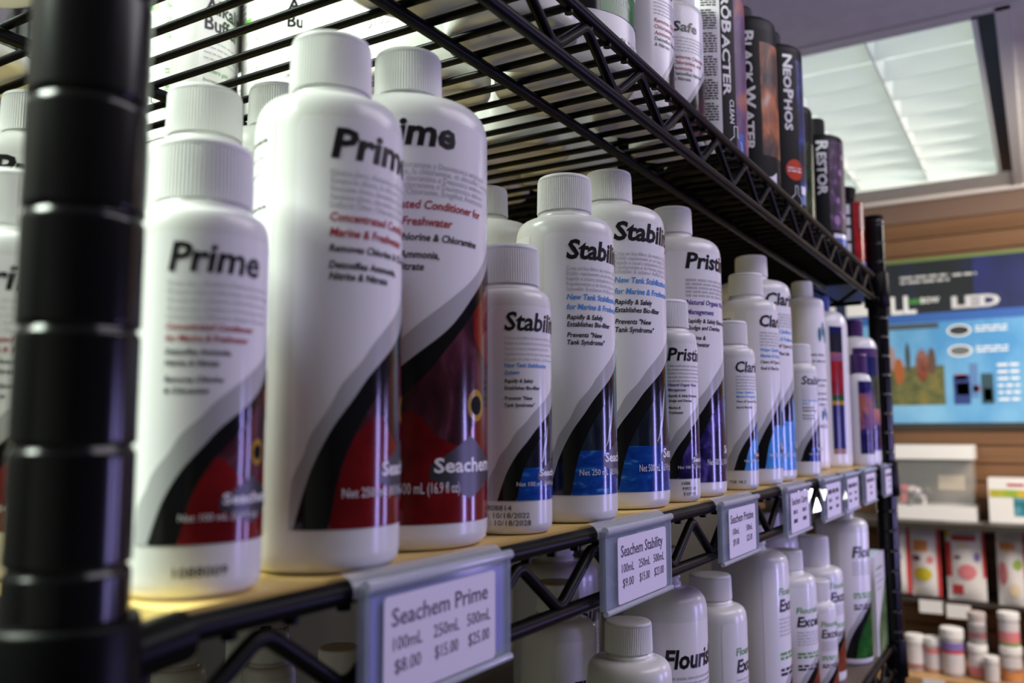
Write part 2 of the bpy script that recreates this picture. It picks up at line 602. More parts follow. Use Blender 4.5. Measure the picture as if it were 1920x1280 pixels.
    if theme == 'excel':
        tz = {100: .72, 250: .71, 500: .75}[size]
    if theme in ('acid', 'alkaline'):
        put_text(mb, th['title'], .0095 if theme == 'acid' else .0112, left, lb + (.1075 if theme == 'acid' else .1010), mp, INK, bold=.022, sx=.95, step=.0022)
        put_text(mb, th['two'], .0095 if theme == 'acid' else .0112, left, lb + (.0945 if theme == 'acid' else .0875), mp, INK, bold=.022, sx=.9, step=.0022)
        for k in range(4):
            put_bars(mb, left, z(.60 - .035 * k), .036, .0012, mp, GREYINK, 60 + k)
        zz = .42
        for s in (th['sub'] or []):
            put_text(mb, s, .0036, left, z(zz), mp, th['ink'], shear=.15, bold=.01, step=.003)
            zz -= .06
        for s in th['blk']:
            put_text(mb, s, .0030, left, z(zz), mp, INK, shear=.15, step=.003)
            zz -= .045
        return mb.mesh('front_label')
    if th.get('pre'):
        put_text(mb, th['pre'], cap * .62, left, z(tz) + cap * 1.35, mp, GREENINK, bold=.015, shear=.12, step=.0022)
    put_text(mb, th['title'], cap, left, z(tz), mp, INK, bold=.022 if size == 100 else .032, shear=.16, width=th['w'][size], step=.0022)
    gz0, gz1 = {100: (.825, .715), 250: (.852, .772), 500: (.868, .80)}[size]
    key = theme.split('_')[0]
    if not th['sub']:
        gz0, gz1 = tz - .05, tz - .14
    for k in range(5):
        zz = gz0 + (gz1 - gz0) * k / 4
        if key in FOREIGN:
            put_text(mb, FOREIGN[key][k], H * .0155, left, z(zz), mp, GREYINK, step=.004, sx=.86, maxw=radians(138) * R)
        else:
            put_bars(mb, left, z(zz), radians(120 - 12 * (k % 3)) * R, H * .010, mp, GREYINK, k)
    sz = {100: (.68, .643), 250: (.738, .700), 500: (.765, .723)}[size]
    sh = {100: .0205, 250: .0215, 500: .0215}[size]
    if th['sub']:
        for s, t in zip(th['sub'], sz):
            put_text(mb, s, H * sh, left, z(t), mp, th['ink'], bold=.02, shear=.2, step=.003, maxw=radians(142) * R, sx=.92)
        bz = {100: .60, 250: .662, 500: .685}[size]
        dz = {100: .036, 250: .028, 500: .030}[size]
        bk = {100: .0185, 250: .0185, 500: .0185}[size]
        for s in th['blk']:
            if s:
                put_text(mb, s, H * bk, left, z(bz), mp, INK, bold=.02, shear=.2, step=.003, maxw=radians(138) * R, sx=.92)
                bz -= dz
            else:
                bz -= dz * .45
    else:
        for k, t in enumerate((.50, .475, .41, .385)):
            put_bars(mb, left, z(t), radians(60) * R, H * .016, mp, GREENINK if k < 2 else INK, 30 + k)
    return mb.mesh('front_label')


def back_label_mesh(T, ink, tone=None):
    R, lb, lt = T['r'], T['lb'], T['lt']
    mb = MB()
    patch(mb, R, .00012, -256, -106, lambda p: lb, lambda p: lt, PAPER, 70)
    mp = cylmap(R, .0003)
    H = lt - lb
    for k in range(6):
        t = .95 - .04 * k - (.05 if k > 2 else 0)
        put_bars(mb, radians(-170) * R, lb + H * t, radians(56 - 5 * (k % 3)) * R, H * .008, mp, GREYINK if k % 3 else INK, 10 + k)
    put_bars(mb, radians(-115) * R, lb + H * .50, H * .46, R * .055, mp, ink, 5, rot=True)
    return mb.mesh('back_label')


def code_mesh(T, lines, u0, z0, h, dz):
    mb = MB()
    mp = cylmap(T['r'], .0002)
    for k, s in enumerate(lines):
        put_text(mb, s, h, radians(u0) * T['r'] + k * h * .3, z0 - dz * k, mp, INK, step=.002, sx=1.15)
    return mb.mesh('date_code')


NETS = {100: 'Net 100 mL (3.4 fl oz)', 250: 'Net 250 mL (8.5 fl oz)', 500: 'Net 500 mL (16.9 fl oz)'}


def bottle(label, x, y, zb, size, theme=None, rot=0.0, group=None, code=None, T=None, sz=1.0, back=True, kind='round_bottle'):
    T0 = T or TYPES[size]
    tk = tuple(sorted(T0.items()))
    o = thing(kind, label, 'bottle', (x, y, zb), radians(rot), group, (1, 1, sz) if sz != 1 else None)
    part('bottle_body', cached(('b', tk), lambda: body_mesh(T0)), o)
    part('cap', cached(('c', tk), lambda: cap_mesh(T0)), o)
    if theme:
        net = NETS.get(size) if THEME[theme]['pic'] in ('prime', 'stability', 'pristine', 'clarity') else None
        part('front_label', cached(('l', tk, theme), lambda: label_mesh(T0, theme, net, size)), o)
        if back and zb > ZL + .1:
            ink = REDINK if theme.startswith('prime') else THEME[theme]['ink']
            part('back_label', cached(('k', tk, ink.name), lambda: back_label_mesh(T0, ink)), o)
    if code:
        part('date_code', code_mesh(T0, *code), o)
    return o


ZB = ZM + .004
GM = 'white bottles along the middle shelf'
bottle('small white bottle, red fish label, small size, beside the black post at the front', .0523, .0255, ZB, 100, 'prime_small', 0, GM,
       (["1088009"], -52, .0062, .0026, .003))
bottle('big-lettered white bottle with red fish label between the small red one and the tallest', .1050, .0257, ZB, 250, 'prime', 15, GM, sz=1.03)
bottle('tallest front white bottle with red fish label, fish eye and grey diamond showing', .1650, .0390, ZB, 500, 'prime', -29, GM)
bottle('small white bottle with blue water label and two dates stamped on its base', .2186, .0228, ZB, 100, 'stability_small', 0, GM,
       (["B08814", ": 10/18/2022", ": 10/18/2028"], -88, .0105, .0022, .0031))
bottle('medium white bottle with blue water label, between the small dated one and a taller match', .2774, .0246, ZB, 250, 'stability', 0, GM)
bottle('taller white bottle with blue water label, behind its medium match', .3605, .0378, ZB, 500, 'stability', -2, GM,
       (["MFD 2022", "EXP 2028"], -84, .0055, .0020, .0028))
bottle('small white bottle with violet label, pressed against the tall blue water bottle', .4112, .0222, ZB, 100, 'pristine', -4, GM,
       (["1088", "MFD 10", "EXP 10"], -42, .0108, .0020, .0032))
bottle('tall white bottle with violet label, behind the small violet one', .4625, .0362, ZB, 500, 'pristine', 4, GM)
bottle('small white bottle with sky blue label panel and short black stamp on its base', .5385, .0212, ZB, 100, 'clarity', 4, GM,
       (["708 18.2"], -84, .0052, .0022, .003))
bottle('medium white bottle with sky blue label panel, behind the small sky blue one', .6035, .0255, ZB, 250, 'clarity', 10, GM)
bottle('tall white bottle with sky blue label panel, half hidden by its medium match', .6620, .0368, ZB, 500, 'clarity', 4, GM)
bottle('smallest blue water bottle far along the shelf, in front of a tall plain one', .7489, .0205, ZB, 100, 'stability_small', 0, GM)

# second row, mostly hidden
bottle('small red fish bottle partly hidden behind the near black post', .040, .101, ZB, 100, 'prime_small', 0, 'second row on the middle shelf', (["10880"], -30, .0062, .0026, .003))
bottle('white bottle whose cap rises right above the small red bottle by the post', .103, .089, ZB, 250, 'prime', 0, 'second row on the middle shelf')
bottle('white bottle behind the big-lettered red one, only cap and edge showing', .162, .111, ZB, 500, 'prime', 0, 'second row on the middle shelf')
bottle('white bottle of the second row, cap showing above the small dated blue bottle', .350, .120, ZB, 500, None, 0, 'second row on the middle shelf')
bottle('white bottle deep behind, sliver of its cap showing between post and stacked caps', .100, .200, ZB, 500, 'prime', 0, 'second row on the middle shelf', sz=.97)
bottle('white bottle deepest behind the near black post, its edge showing past the post', .055, .285, ZB, 500, 'prime', 0, 'second row on the middle shelf')

# far end of the middle shelf
Tq = dict(r=.023, sh=.188, cb=.1955, ct=.212, cr=.0118, lb=.01, lt=.18)


def teal_label():
    mb = MB()
    R, lb, lt = Tq['r'], Tq['lb'], Tq['lt']
    patch(mb, R, .00012, -95, 80, lambda p: lb, lambda p: lt, PAPER, 60)
    mp = cylmap(R, .0003)
    teal = mat('teal_ink', (0.03, 0.16, 0.22), .3)
    for zc, k in ((.150, 1.5), (.060, 1.0)):
        for i, (du, dv) in enumerate(((0, 0), (.004, .004), (.0065, -.001))):
            disc(mb, radians(-30) * R + du * k, zc + dv * k, .0018 * k, .0055 * k, mp, teal)
    for i, zc in enumerate((.126, .119, .098, .092, .083, .077, .071)):
        put_bars(mb, radians(-62 + 5 * (i % 3)) * R, zc, .020, .0016, mp, INK, i)
    put_text(mb, 'ACU', .004, radians(-42) * R, .046, mp, INK, bold=.02, step=.002)
    put_bars(mb, radians(-75) * R, .022, .016, .0016, mp, GREYINK, 3)
    return mb.mesh('front_label')


o = thing('round_bottle', 'tall slim white bottle with teal drop marks, near the far end', 'bottle', (.900, .046, ZB), 0, GM)
part('bottle_body', body_mesh(Tq), o)
part('cap', cap_mesh(Tq), o)
part('front_label', teal_label(), o)


def jug(label, x, y, r, hs, capz, capm, panel, group, rot=0):
    """oblong white bottle with round shoulders and a wrapped picture label"""
    o = thing('jug', label, 'bottle', (x, y, ZB), radians(rot), group)
    mb = MB()
    prof = [(r * .6, .001), (r * .92, 0), (r * .98, .002), (r, .006), (r, hs * .90)]
    for k in range(1, 7):
        a = k / 6 * pi / 2
        prof.append((r * .62 + r * .38 * cos(a), hs * .90 + hs * .10 * sin(a)))
    prof += [(capz[2] * .9, hs + .002), (capz[2] * .9, capz[0] + .002)]
    mb.lathe(prof, PLASTIC, 48, ex=.85)
    part('bottle_body', mb, o)
    mb = MB()
    mb.lathe([(capz[2], capz[0]), (capz[2], capz[1] - .002), (capz[2] * .9, capz[1])], capm, 48, smooth=False)
    part('cap', mb, o)
    mb = MB()
    for (a0, a1, z0, z1, m) in panel:
        def g(i, j):
            a = radians(a0 + (a1 - a0) * i)
            return ((r + .0003) * sin(a), -(r * .85 + .0003) * cos(a), z0 + (z1 - z0) * j)
        mb.grid(g, 24, 1, m)
    part('front_label', mb, o)
    return o


VIOLETCAP = mat('violet_cap', (0.05, 0.015, 0.10), .35)
NAVY = mat('navy_panel', (0.012, 0.016, 0.09), .2)
jug('white jug with round shoulders, navy label and a red fish picture', .985, .045, .036, .186, (.188, .206, .012), mat('blue_cap', (0.03, 0.07, 0.32), .4),
    [(-58, -26, .158, .166, NAVY), (-58, -26, .135, .158, mat('dark_panel', (0.02, 0.02, 0.03), .2)), (-58, -26, .125, .135, PIC_CORAL), (-58, -26, .085, .125, PIC_CRIMSON), (-58, -26, .078, .085, PIC_GREEN),
     (-58, -26, .073, .078, EYE_Y), (-58, -26, .022, .073, NAVY), (-58, -26, .016, .022, mat('tan_strip', (0.30, 0.17, 0.09), .3))], GM)
jug('small white bottle with violet cap and reef picture, last but one before the far post', 1.028, .010, .0165, .112, (.113, .137, .0095), VIOLETCAP,
    [(-85, 75, .098, .103, NAVY), (-85, 75, .088, .098, PIC_VIOLET), (-85, 75, .045, .088, PIC_CORAL), (-85, 75, .015, .045, PIC_VIOLET)], GM)
jug('large white jug with violet cap and dark reef label beside the far post', 1.078, .022, .031, .162, (.163, .186, .011), VIOLETCAP,
    [(-85, 80, .136, .147, VIOLETCAP), (-85, 80, .112, .136, NAVY), (-85, 80, .070, .112, PIC_MOSS), (-85, 80, .05, .070, PIC_CORAL), (-85, 80, .018, .05, PIC_VIOLET)], GM)

# ------------------------------------------------------------------ lower shelf bottles
ZLB = ZL + .004
GL = 'white bottles on the lower shelf'
T3 = dict(TYPES[250], r=.0262, cr=.0160)
bottle('white bottle on the lower shelf with ribbed cap under the blue water price tag', .3765, .0368, ZLB, 250, None, 0, GL, sz=.925)
bottle('broad white lower-shelf bottle with big dark lettering, cap hidden by the price tag above', .4420, .0395, ZLB, 250, 'flourish', -10, GL, T=dict(r=.0273, sh=.160, cb=.176, ct=.196, cr=.0105, lb=.0135, lt=.152))
bottle('white bottle with wide ribbed cap on the lower shelf beside the broad big-lettered one', .5385, .0410, ZLB, 250, 'excel', 31, GL, T=T3, sz=.95)
bottle('tall wide white lower-shelf bottle under the price tag of the violet bottles', .6700, .0490, ZLB, 500, 'excel', 30, GL, sz=.95)
bottle('white bottle behind the tall wide one, two pale shoulder edges showing', .8600, .0850, ZLB, 500, None, 0, GL, sz=.92)
bottle('medium white bottle squeezed past the tall wide one, dark word and green lines', .7300, .0310, ZLB, 250, 'excel', 0, GL, sz=.93)
bottle('smallest white bottle in the lower shelf front row', .7900, .0200, ZLB, 100, 'excel', 0, GL)
T8 = dict(r=.030, sh=.117, cb=.1235, ct=.154, cr=.0170, lb=.012, lt=.111)
bottle('squat white bottle with broad smooth cap on the lower shelf', .9150, .0480, ZLB, 500, 'excel', 13, GL, T=T8)
bottle('white bottle at the back, label peeking beside the broad smooth cap', .985, .105, ZLB, 500, 'excel', 8, GL)
T9 = dict(r=.0300, sh=.160, cb=.171, ct=.188, cr=.0142, lb=.008, lt=.152)
bottle('white bottle with deep green panel at the far end of the lower shelf', 1.010, .0350, ZLB, 500, 'flourish', 0, GL, T=T9)
GD = 'dim bottles at the back of the lower shelf'
bottle('dim white bottle seen between the truss wires beside the blue water price tag', .4041, .0990, ZLB, 250, 'flourish', 20, GD)
bottle('dim small bottle under the near end of the shelf, closest to the post collar', .3133, .3597, ZLB, 100, 'flourish', 0, GD)
bottle('dim small bottle under the near end of the shelf, second from the post collar', .3524, .3100, ZLB, 100, 'flourish', 0, GD)
bottle('dim small bottle under the shelf just before the violet-edged price tag', .3493, .2400, ZLB, 100, 'flourish', 0, GD)
bottle('dim tall bottle behind the small ones under the near end', .415, .390, ZLB, 250, 'flourish', 20, GD)
bottle('dim tall bottle behind the violet-edged price tag, dark letters showing', .430, .250, ZLB, 250, 'flourish', 16, GD)
bottle('dim bottle with dark letters behind the ribbed cap of the lower shelf', .495, .150, ZLB, 500, 'flourish', 6, GD, sz=.98)
bottle('dim bottle behind the broad big-lettered one on the lower shelf', .640, .145, ZLB, 500, 'flourish', 6, GD)


def carton():
    mb = MB()
    mb.box((0, 0, 0), (.075, .016, .118), PAPER)
    mp = lambda u, v: (u, -.0003, v)
    mb.grid(lambda i, j: mp(.012 + .063 * i, .0 + .085 * j * (.35 + .65 * i)), 16, 4, nmat('leaf_print', [(0.3, (0.05, 0.10, 0.03)), (0.6, (0.16, 0.24, 0.09)), (0.8, (0.40, 0.46, 0.30))], (40, 40, 40), 3, .3))
    for k in range(4):
        put_bars(mb, .012, .100 - .008 * k, .04 - .01 * (k % 2), .003, mp, GREENINK if k == 0 else GREYINK, k)
    return mb


o = thing('carton', 'pale box with leafy green picture at the far end of the lower shelf', 'box', (1.040, .004, ZLB), 0)
part('box_body', carton(), o)

# ------------------------------------------------------------------ top shelf: jars and bottles
ZT = ZU + .0012
GJ = 'white jars on the top shelf'


def jar_meshes(r, h, key):
    def body():
        mb = MB()
        prof = [(r * .30, .0022), (r * .62, .0022), (r * .68, .0008), (r * .88, .0), (r * .96, .001), (r * .995, .0035), (r, .007), (r, h * .80), (r * .97, h * .84), (r * .90, h * .86)]
        mb.lathe(prof, PLASTIC, 72)
        return mb.mesh('jar_body')

    def lid():
        mb = MB()
        mb.lathe([(r * .9, h * .845), (r * .985, h * .85), (r * .985, h * .985), (r * .95, h)], CAPM, 140, smooth=False, ripple=-.012)
        return mb.mesh('lid')
    return cached(('jb', key), body), cached(('jl', key), lid)


def jar(label, x, y, r, h, group=GJ, rot=0, lab=None, kind='jar'):
    b, l = jar_meshes(r, h, (r, h))
    o = thing(kind, label, 'jar', (x, y, ZT), radians(rot), group)
    part('jar_body', b, o)
    part('lid', l, o)
    if lab:
        part(lab[0], lab[1], o)
    return o


def green_label():
    R = .043
    mb = MB()
    lo = .0345
    patch(mb, R, .00015, -100, 80, lambda p: lo, lambda p: .10, BLACKBAND, 60)
    patch(mb, R, .00025, -34, 12, lambda p: lo, lambda p: .10, nmat('bright_green_print', [(0.3, (0.01, 0.10, 0.012)), (0.7, (0.03, 0.24, 0.03))], (60, 60, 60), rough=.2), 30)
    patch(mb, R, .00025, -64, -56, lambda p: lo + .01, lambda p: .10, SILVER, 8)
    patch(mb, R, .00025, 12, 80, lambda p: lo, lambda p: .10, GREYLOGO, 30)
    mp = cylmap(R, .0004)
    put_text(mb, 'Net 600 g (1.3 lbs)', .0034, radians(-24) * R, .0425, mp, WHITEINK, width=.018, step=.003)
    put_text(mb, 'Seachem', .0042, radians(4) * R, .052, mp, WHITEINK, bold=.02, step=.003)
    return mb.mesh('front_label')


def emboss():
    mb = MB()
    mp = cylmap(.043, .0006)
    put_text(mb, 'SEACHEM', .0070, radians(-40) * .043, .016, mp, PLASTIC, bold=.03, step=.002)
    return mb.mesh('embossed_lettering')


o = jar('large white jar with black and green label over the top shelf rail', .3405, .0565, .043, .13, lab=('front_label', green_label()))
part('embossed_lettering', emboss(), o)
jar('white jar above the tallest red fish bottle, base seen through the top shelf wires', .190, .052, .039, .11)
o = jar('white jar on the top shelf above the small red bottle, base at the top edge', .112, .118, .042, .11)


def jarcode():
    mb = MB()
    put_text(mb, '3105', .0052, radians(-38) * .043, .030, cylmap(.043, .0003), GREYINK, sx=1.1, step=.003)
    return mb.mesh('date_code')


jar('white jar with a stamped number, seen through the top shelf wires', .300, .135, .043, .11, lab=('date_code', jarcode()), rot=-61)
jar('white jar between two others just behind the top shelf front rail', .267, .050, .036, .11)
jar('white jar above the near post, cut off at the upper edge of the picture', .070, .215, .042, .11)
TAKEN = [(.3405, .0565, .043), (.190, .052, .039), (.112, .118, .042), (.300, .135, .043), (.267, .050, .036), (.070, .215, .042), (.371, .3166, .041), (.309, .374, .041), (.130, .335, .041),
         (.4135, .043, .028), (.480, .045, .028), (.5506, .04, .034), (.6511, .04, .034), (.755, .04, .034), (.842, .042, .026), (.962, .04, .034), (1.098, .034, .027)]


def free(x, y, r):
    return all((x - a) ** 2 + (y - b) ** 2 > (r + c + .001) ** 2 for a, b, c in TAKEN)


x = .345
while x < .56:
    for y in (.142, .226, .310, .394):
        if free(x, y, .040):
            TAKEN.append((x, y, .040))
            jar('white jar in the back rows of the top shelf, only its base showing', x, y, .040, .11, group='jar bases seen through the top shelf')
    x += .0825

Tt = dict(r=.041, sh=.148, cb=.158, ct=.180, cr=.020, lb=.008, lt=.138)
GB = 'big powder bottles on the top shelf'


def tub_back():
    mb = MB()
    R, lb, lt = Tt['r'], Tt['lb'], Tt['lt']
    patch(mb, R, .00012, -250, -92, lambda p: lb, lambda p: lt, PAPER, 60)
    mp = cylmap(R, .0003)
    patch(mb, R, .00025, -150, -106, lambda p: lt - .034, lambda p: lt - .024, mat('bright_green_bar', (0.13, 0.55, 0.04), .3), 20)
    put_text(mb, 'pH', .004, radians(-118) * R, lt - .031, cylmap(R, .0004), WHITEINK, bold=.02, step=.003)
    for k, s in enumerate(('4.2', '6.5', '7.1', '7.5', '8.0')):
        put_text(mb, s, .003, radians(-118) * R, lt - .045 - .010 * k, mp, GREYINK, step=.003)
    put_text(mb, '300 L', .0046, radians(-128) * R, lt - .104, mp, INK, step=.003)
    for k in range(4):
        put_bars(mb, radians(-165) * R, lt - .008 - .005 * k, .034, .0015, mp, INK, k)
    for k, s in enumerate(('GB', 'DE', 'IT', 'PT', 'ES', 'RU', 'FR', 'NL')):
        put_text(mb, s, .0034, radians(-98) * R, lt - .026 - .013 * k, mp, GREENINK, rot=True, step=.003)
    return mb.mesh('back_label')


TB_M = tub_back()
for lab_, x, y, th, rot in (('big white powder bottle on the top shelf, its two-line title above the big-lettered bottle cap', .371, .3166, 'acid', 8),
                            ('big white powder bottle with green table label, seen through the wires beside the post', .3090, .374, 'alkaline', 44),
                            ('big white powder bottle on the top shelf behind the near post, label edge showing', .130, .335, 'alkaline', 20)):
    o = thing('powder_bottle', lab_, 'bottle', (x, y, ZT), radians(rot), GB)
    part('bottle_body', cached('tub_b', lambda: body_mesh(Tt)), o)
    part('cap', cached('tub_c', lambda: cap_mesh(Tt)), o)
    part('front_label', cached(('tub', th), lambda: label_mesh(Tt, th, None, 250)), o)
    part('back_label', TB_M, o)

# two conditioner bottles by the jar
Ts = dict(r=.028, sh=.103, cb=.1075, ct=.132, cr=.023, lb=.004, lt=.099)


def safe_label():
    R, lb, lt = Ts['r'], Ts['lb'], Ts['lt']
    H = lt - lb
    mb = MB()
    patch(mb, R, .00012, -88, 88, lambda p: lb, lambda p: lt, PAPER, 70)
    g = [(-88, .0), (-60, .12), (-37, .283), (8, .567), (40, .70), (88, .85)]
    b = [(-60, .05), (-45, .16), (-29, .28), (0, .46), (40, .62), (88, .78)]
    p_ = [(-35, .10), (-16, .26), (10, .42), (40, .52), (88, .66)]
    z = lambda t: lb + H * t
    patch(mb, R, .00022, -88, 88, lambda p: z(interp(b, p)), lambda p: z(interp(g, p)), SILVER, 60)
    patch(mb, R, .00022, -60, 88, lambda p: z(interp(p_, p)), lambda p: z(interp(b, p)), BLACKBAND, 60)
    patch(mb, R, .00022, -35, 88, lambda p: z(0), lambda p: z(interp(p_, p)), PIC_FISH, 60)
    mp = cylmap(R, .0003)
    L = radians(-58) * R
    put_text(mb, 'Safe', .0072, L, .0815, mp, INK, bold=.028, shear=.12, width=.0212, step=.002)
    for k in range(5):
        put_bars(mb, L, .0762 - .0024 * k, .030, .0009, mp, GREYINK, k)
    for k, s in enumerate(("Removes Chlorine,", "Chloramine, and", "Ammonia")):
        put_text(mb, s, .0027, L, .0610 - .0043 * k, mp, REDINK, bold=.014, shear=.15, step=.003)
    for k, s in enumerate(("Detoxifies Nitrite", "& Nitrate")):
        put_text(mb, s, .0025, L, .0485 - .0038 * k, mp, INK, bold=.012, shear=.15, step=.003)
    return mb.mesh('front_label')


SAFE = safe_label()
for lab_, x, y in (('squat white bottle on the top shelf, half hidden beside the green-labelled jar', .4135, .043),
                   ('squat white bottle on the top shelf with its whole black title showing', .480, .045)):
    o = thing('round_bottle', lab_, 'bottle', (x, y, ZT), radians(22 if x < .45 else 0), 'squat white bottles on the top shelf')
    part('bottle_body', cached('safe_b', lambda: body_mesh(Ts)), o)
    part('cap', cached('safe_c', lambda: cap_mesh(Ts)), o)
    part('front_label', SAFE, o)


# ---- black bottles
def black_body(r, sh, cr, cb, ct):
    mb = MB()
    e = .006
    prof = [(r * .7, .001), (r - .003, 0), (r - .0006, .0016), (r, .004), (r, sh - e)]
    for k in range(1, 7):
        a = k / 6 * pi / 2
        prof.append((r - e * 1.5 * (1 - cos(a)), sh - e + e * sin(a)))
    prof += [(cr * 1.05, sh + .002), (cr * .9, cb + .001)]
    mb.lathe(prof, BLACKPLASTIC, 64)
    return mb.mesh('bottle_body')


def black_cap(cr, cb, ct, flare=1.0):
    mb = MB()
    mb.lathe([(cr * .9, cb), (cr, cb), (cr * flare, ct - .002), (cr * flare * .93, ct)], BLACKPLASTIC, 120, smooth=False, ripple=-.015)
    return mb.mesh('cap')


def caps_text(mb, s, size, u, v, mapf, m, length, big=1.25):
    """vertical lettering, first letters larger; '*' marks a large letter"""
    runs, i = [], 0
    while i < len(s):
        if s[i] == '*':
            runs.append((s[i + 1], big))
            i += 2
        else:
            j = i
            while j < len(s) and s[j] != '*':
                j += 1
            runs.append((s[i:j], 1.0))
            i = j
    tot = 0
    for t, k in runs:
        g = text_geo(t, .03, 0)
        tot += (g[3] - g[2]) * k + .07
    q = length / tot
    at = v
    for t, k in runs:
        g = text_geo(t, .03, 0)
        wd = (g[3] - g[2]) * k * q
        put_text(mb, t, size * k, u, at, mapf, m, bold=.03, width=wd, rot=True, step=.002)
        at -= wd + .07 * q


def flask(mb, u, z0, mapf):
    outline = [(-.0018, .017), (.0018, .017), (.0018, .009), (.0062, .005), (.0072, .0), (.004, -.004), (-.004, -.004), (-.0072, .0), (-.0062, .005), (-.0018, .009)]
    wd = .0007
    for i in range(len(outline)):
        a, b = Vector(outline[i]), Vector(outline[(i + 1) % len(outline)])
        t = (b - a).normalized()
        n = Vector((-t.y, t.x)) * wd * .5
        mb.add([mapf(u + p.x, z0 + p.y) for p in (a - n, b - n, b + n, a + n)], [(0, 1, 2, 3)], WHITEINK)


def black_bottle(label, x, y, r, sh, cap, lab, flare=1.0):
    o = thing('black_bottle', label, 'bottle', (x, y, ZT), 0, 'black bottles on the top shelf')
    part('bottle_body', black_body(r, sh, cap[0], cap[1], cap[2]), o)
    part('cap', black_cap(*cap, flare), o)
    mb = MB()
    lab(mb, r)
    part('front_label', mb, o)
    return o


def lab_micro(mb, R):
    lo, hi = .004, .165
    patch(mb, R, .00012, -140, -47, lambda p: lo, lambda p: hi, PAPER, 40)
    patch(mb, R, .00012, -47, 80, lambda p: lo, lambda p: hi, MATTEBLACK, 50)
    patch(mb, R, .0002, -25, 70, lambda p: lo + .004, lambda p: hi, PIC_CORAL, 40, 4)
    mp = cylmap(R, .0003)
    k = 0
    zz = .160
    while zz > .034:
        if k % 9 != 8:
            put_bars(mb, radians(-72) * R, zz, radians(20 if k % 9 else 14) * R, .0011, mp, INK, k)
        zz -= .0021
        k += 1
    caps_text(mb, '*MICR\u014c*BACTER', .0066, radians(-44.5) * R, .166, cylmap(R, .0004), WHITEINK, .113)
    put_text(mb, 'CLEAN', .0040, radians(-36) * R, .0515, cylmap(R, .0004), WHITEINK, bold=.02, width=.019, rot=True, step=.002)
    flask(mb, radians(-27) * R, .0135, cylmap(R, .0004))
    patch(mb, R, .00035, -22, -10, lambda p: .010, lambda p: .026, mat('blue_sticker', (0.05, 0.13, 0.45), .3), 8)


def lab_black(mb, R):
    lo, hi = .004, .150
    patch(mb, R, .00012, -100, 80, lambda p: lo, lambda p: hi, MATTEBLACK, 60)
    patch(mb, R, .0002, -40, 75, lambda p: .035, lambda p: hi - .012, PIC_CLOWN, 40, 4)
    caps_text(mb, '*BLACK*WATER', .0078, radians(-66) * R, .147, cylmap(R, .0004), WHITEINK, .110)
    patch(mb, R, .0003, -36, -12, lambda p: .010, lambda p: .020 + .004 * cos(radians(p * 6)), PAPER, 12)


def lab_neo(mb, R):
    lo, hi = .004, .170
    patch(mb, R, .00012, -100, 80, lambda p: lo, lambda p: hi, MATTEBLACK, 60)
    patch(mb, R, .0002, -22, 75, lambda p: .03, lambda p: hi - .008, PIC_BLUE, 40, 4)
    caps_text(mb, '*NEO*PHOS', .0082, radians(-49) * R, .1655, cylmap(R, .0004), WHITEINK, .0785)
    mp = cylmap(R, .0003)
    disc(mb, radians(-33) * R, .0490, .0105, .0105, mp, ORANGE)
    for k in range(2):
        put_bars(mb, radians(-47) * R, .0500 - .003 * k, .0165, .0013, cylmap(R, .0004), WHITEINK, k)
    flask(mb, radians(-31) * R, .0160, cylmap(R, .0004))
    patch(mb, R, .00035, -20, -6, lambda p: .016, lambda p: .034, mat('blue_sticker', (0.05, 0.13, 0.45), .3), 8)
    patch(mb, R, .0004, -20, -6, lambda p: .026, lambda p: .034, PAPER, 8)


def lab_thin(mb, R):
    patch(mb, R, .00012, -100, 80, lambda p: .004, lambda p: .138, MATTEBLACK, 50)
    patch(mb, R, .0002, -70, 70, lambda p: .02, lambda p: .105, PIC_MOSS, 40)
    mp = cylmap(R, .0003)
    put_bars(mb, radians(-62) * R, .135, .040, .0020, mp, WHITEINK, 3, rot=True)


def lab_restor(mb, R):
    lo, hi = .004, .138
    patch(mb, R, .00012, -100, 80, lambda p: lo, lambda p: hi, MATTEBLACK, 60)
    patch(mb, R, .0002, -50, 78, lambda p: .03, lambda p: hi, PIC_PLUM, 40, 4)
    caps_text(mb, '*RESTOR', .0105, radians(-72) * R, .1375, cylmap(R, .0004), WHITEINK, .067)
    patch(mb, R, .0003, -44, 60, lambda p: .008, lambda p: .021, mat('blue_sticker', (0.05, 0.13, 0.45), .3), 30)
    patch(mb, R, .0003, -44, 60, lambda p: .021, lambda p: .026, PAPER, 30)
    mp = cylmap(R, .0004)
    for (p, zc, s) in ((-34, .042, 1.6), (-30, .066, 1.0), (-22, .10, 1.1), (-12, .12, 1.0)):
        disc(mb, radians(p) * R, zc, .0028 * s, .0038 * s, mp, mat('pink_flower', (0.38, 0.22, 0.40), .3), 8)


def lab_red(mb, R):
    lo, hi = .004, .096
    patch(mb, R, .00012, -110, 80, lambda p: lo, lambda p: hi, MATTEBLACK, 60)
    patch(mb, R, .0002, -50, 78, lambda p: .016, lambda p: hi, PIC_CRIMSON, 40)
    patch(mb, R, .0003, -30, 0, lambda p: .060, lambda p: .092, mat('grey_red_print', (0.22, 0.10, 0.10), .3), 10)
    patch(mb, R, .0003, -50, 78, lambda p: .006, lambda p: .016, mat('blue_sticker', (0.05, 0.13, 0.45), .3), 30)
    put_bars(mb, radians(-70) * R, .092, .075, .0052, cylmap(R, .0004), WHITEINK, 4, rot=True)


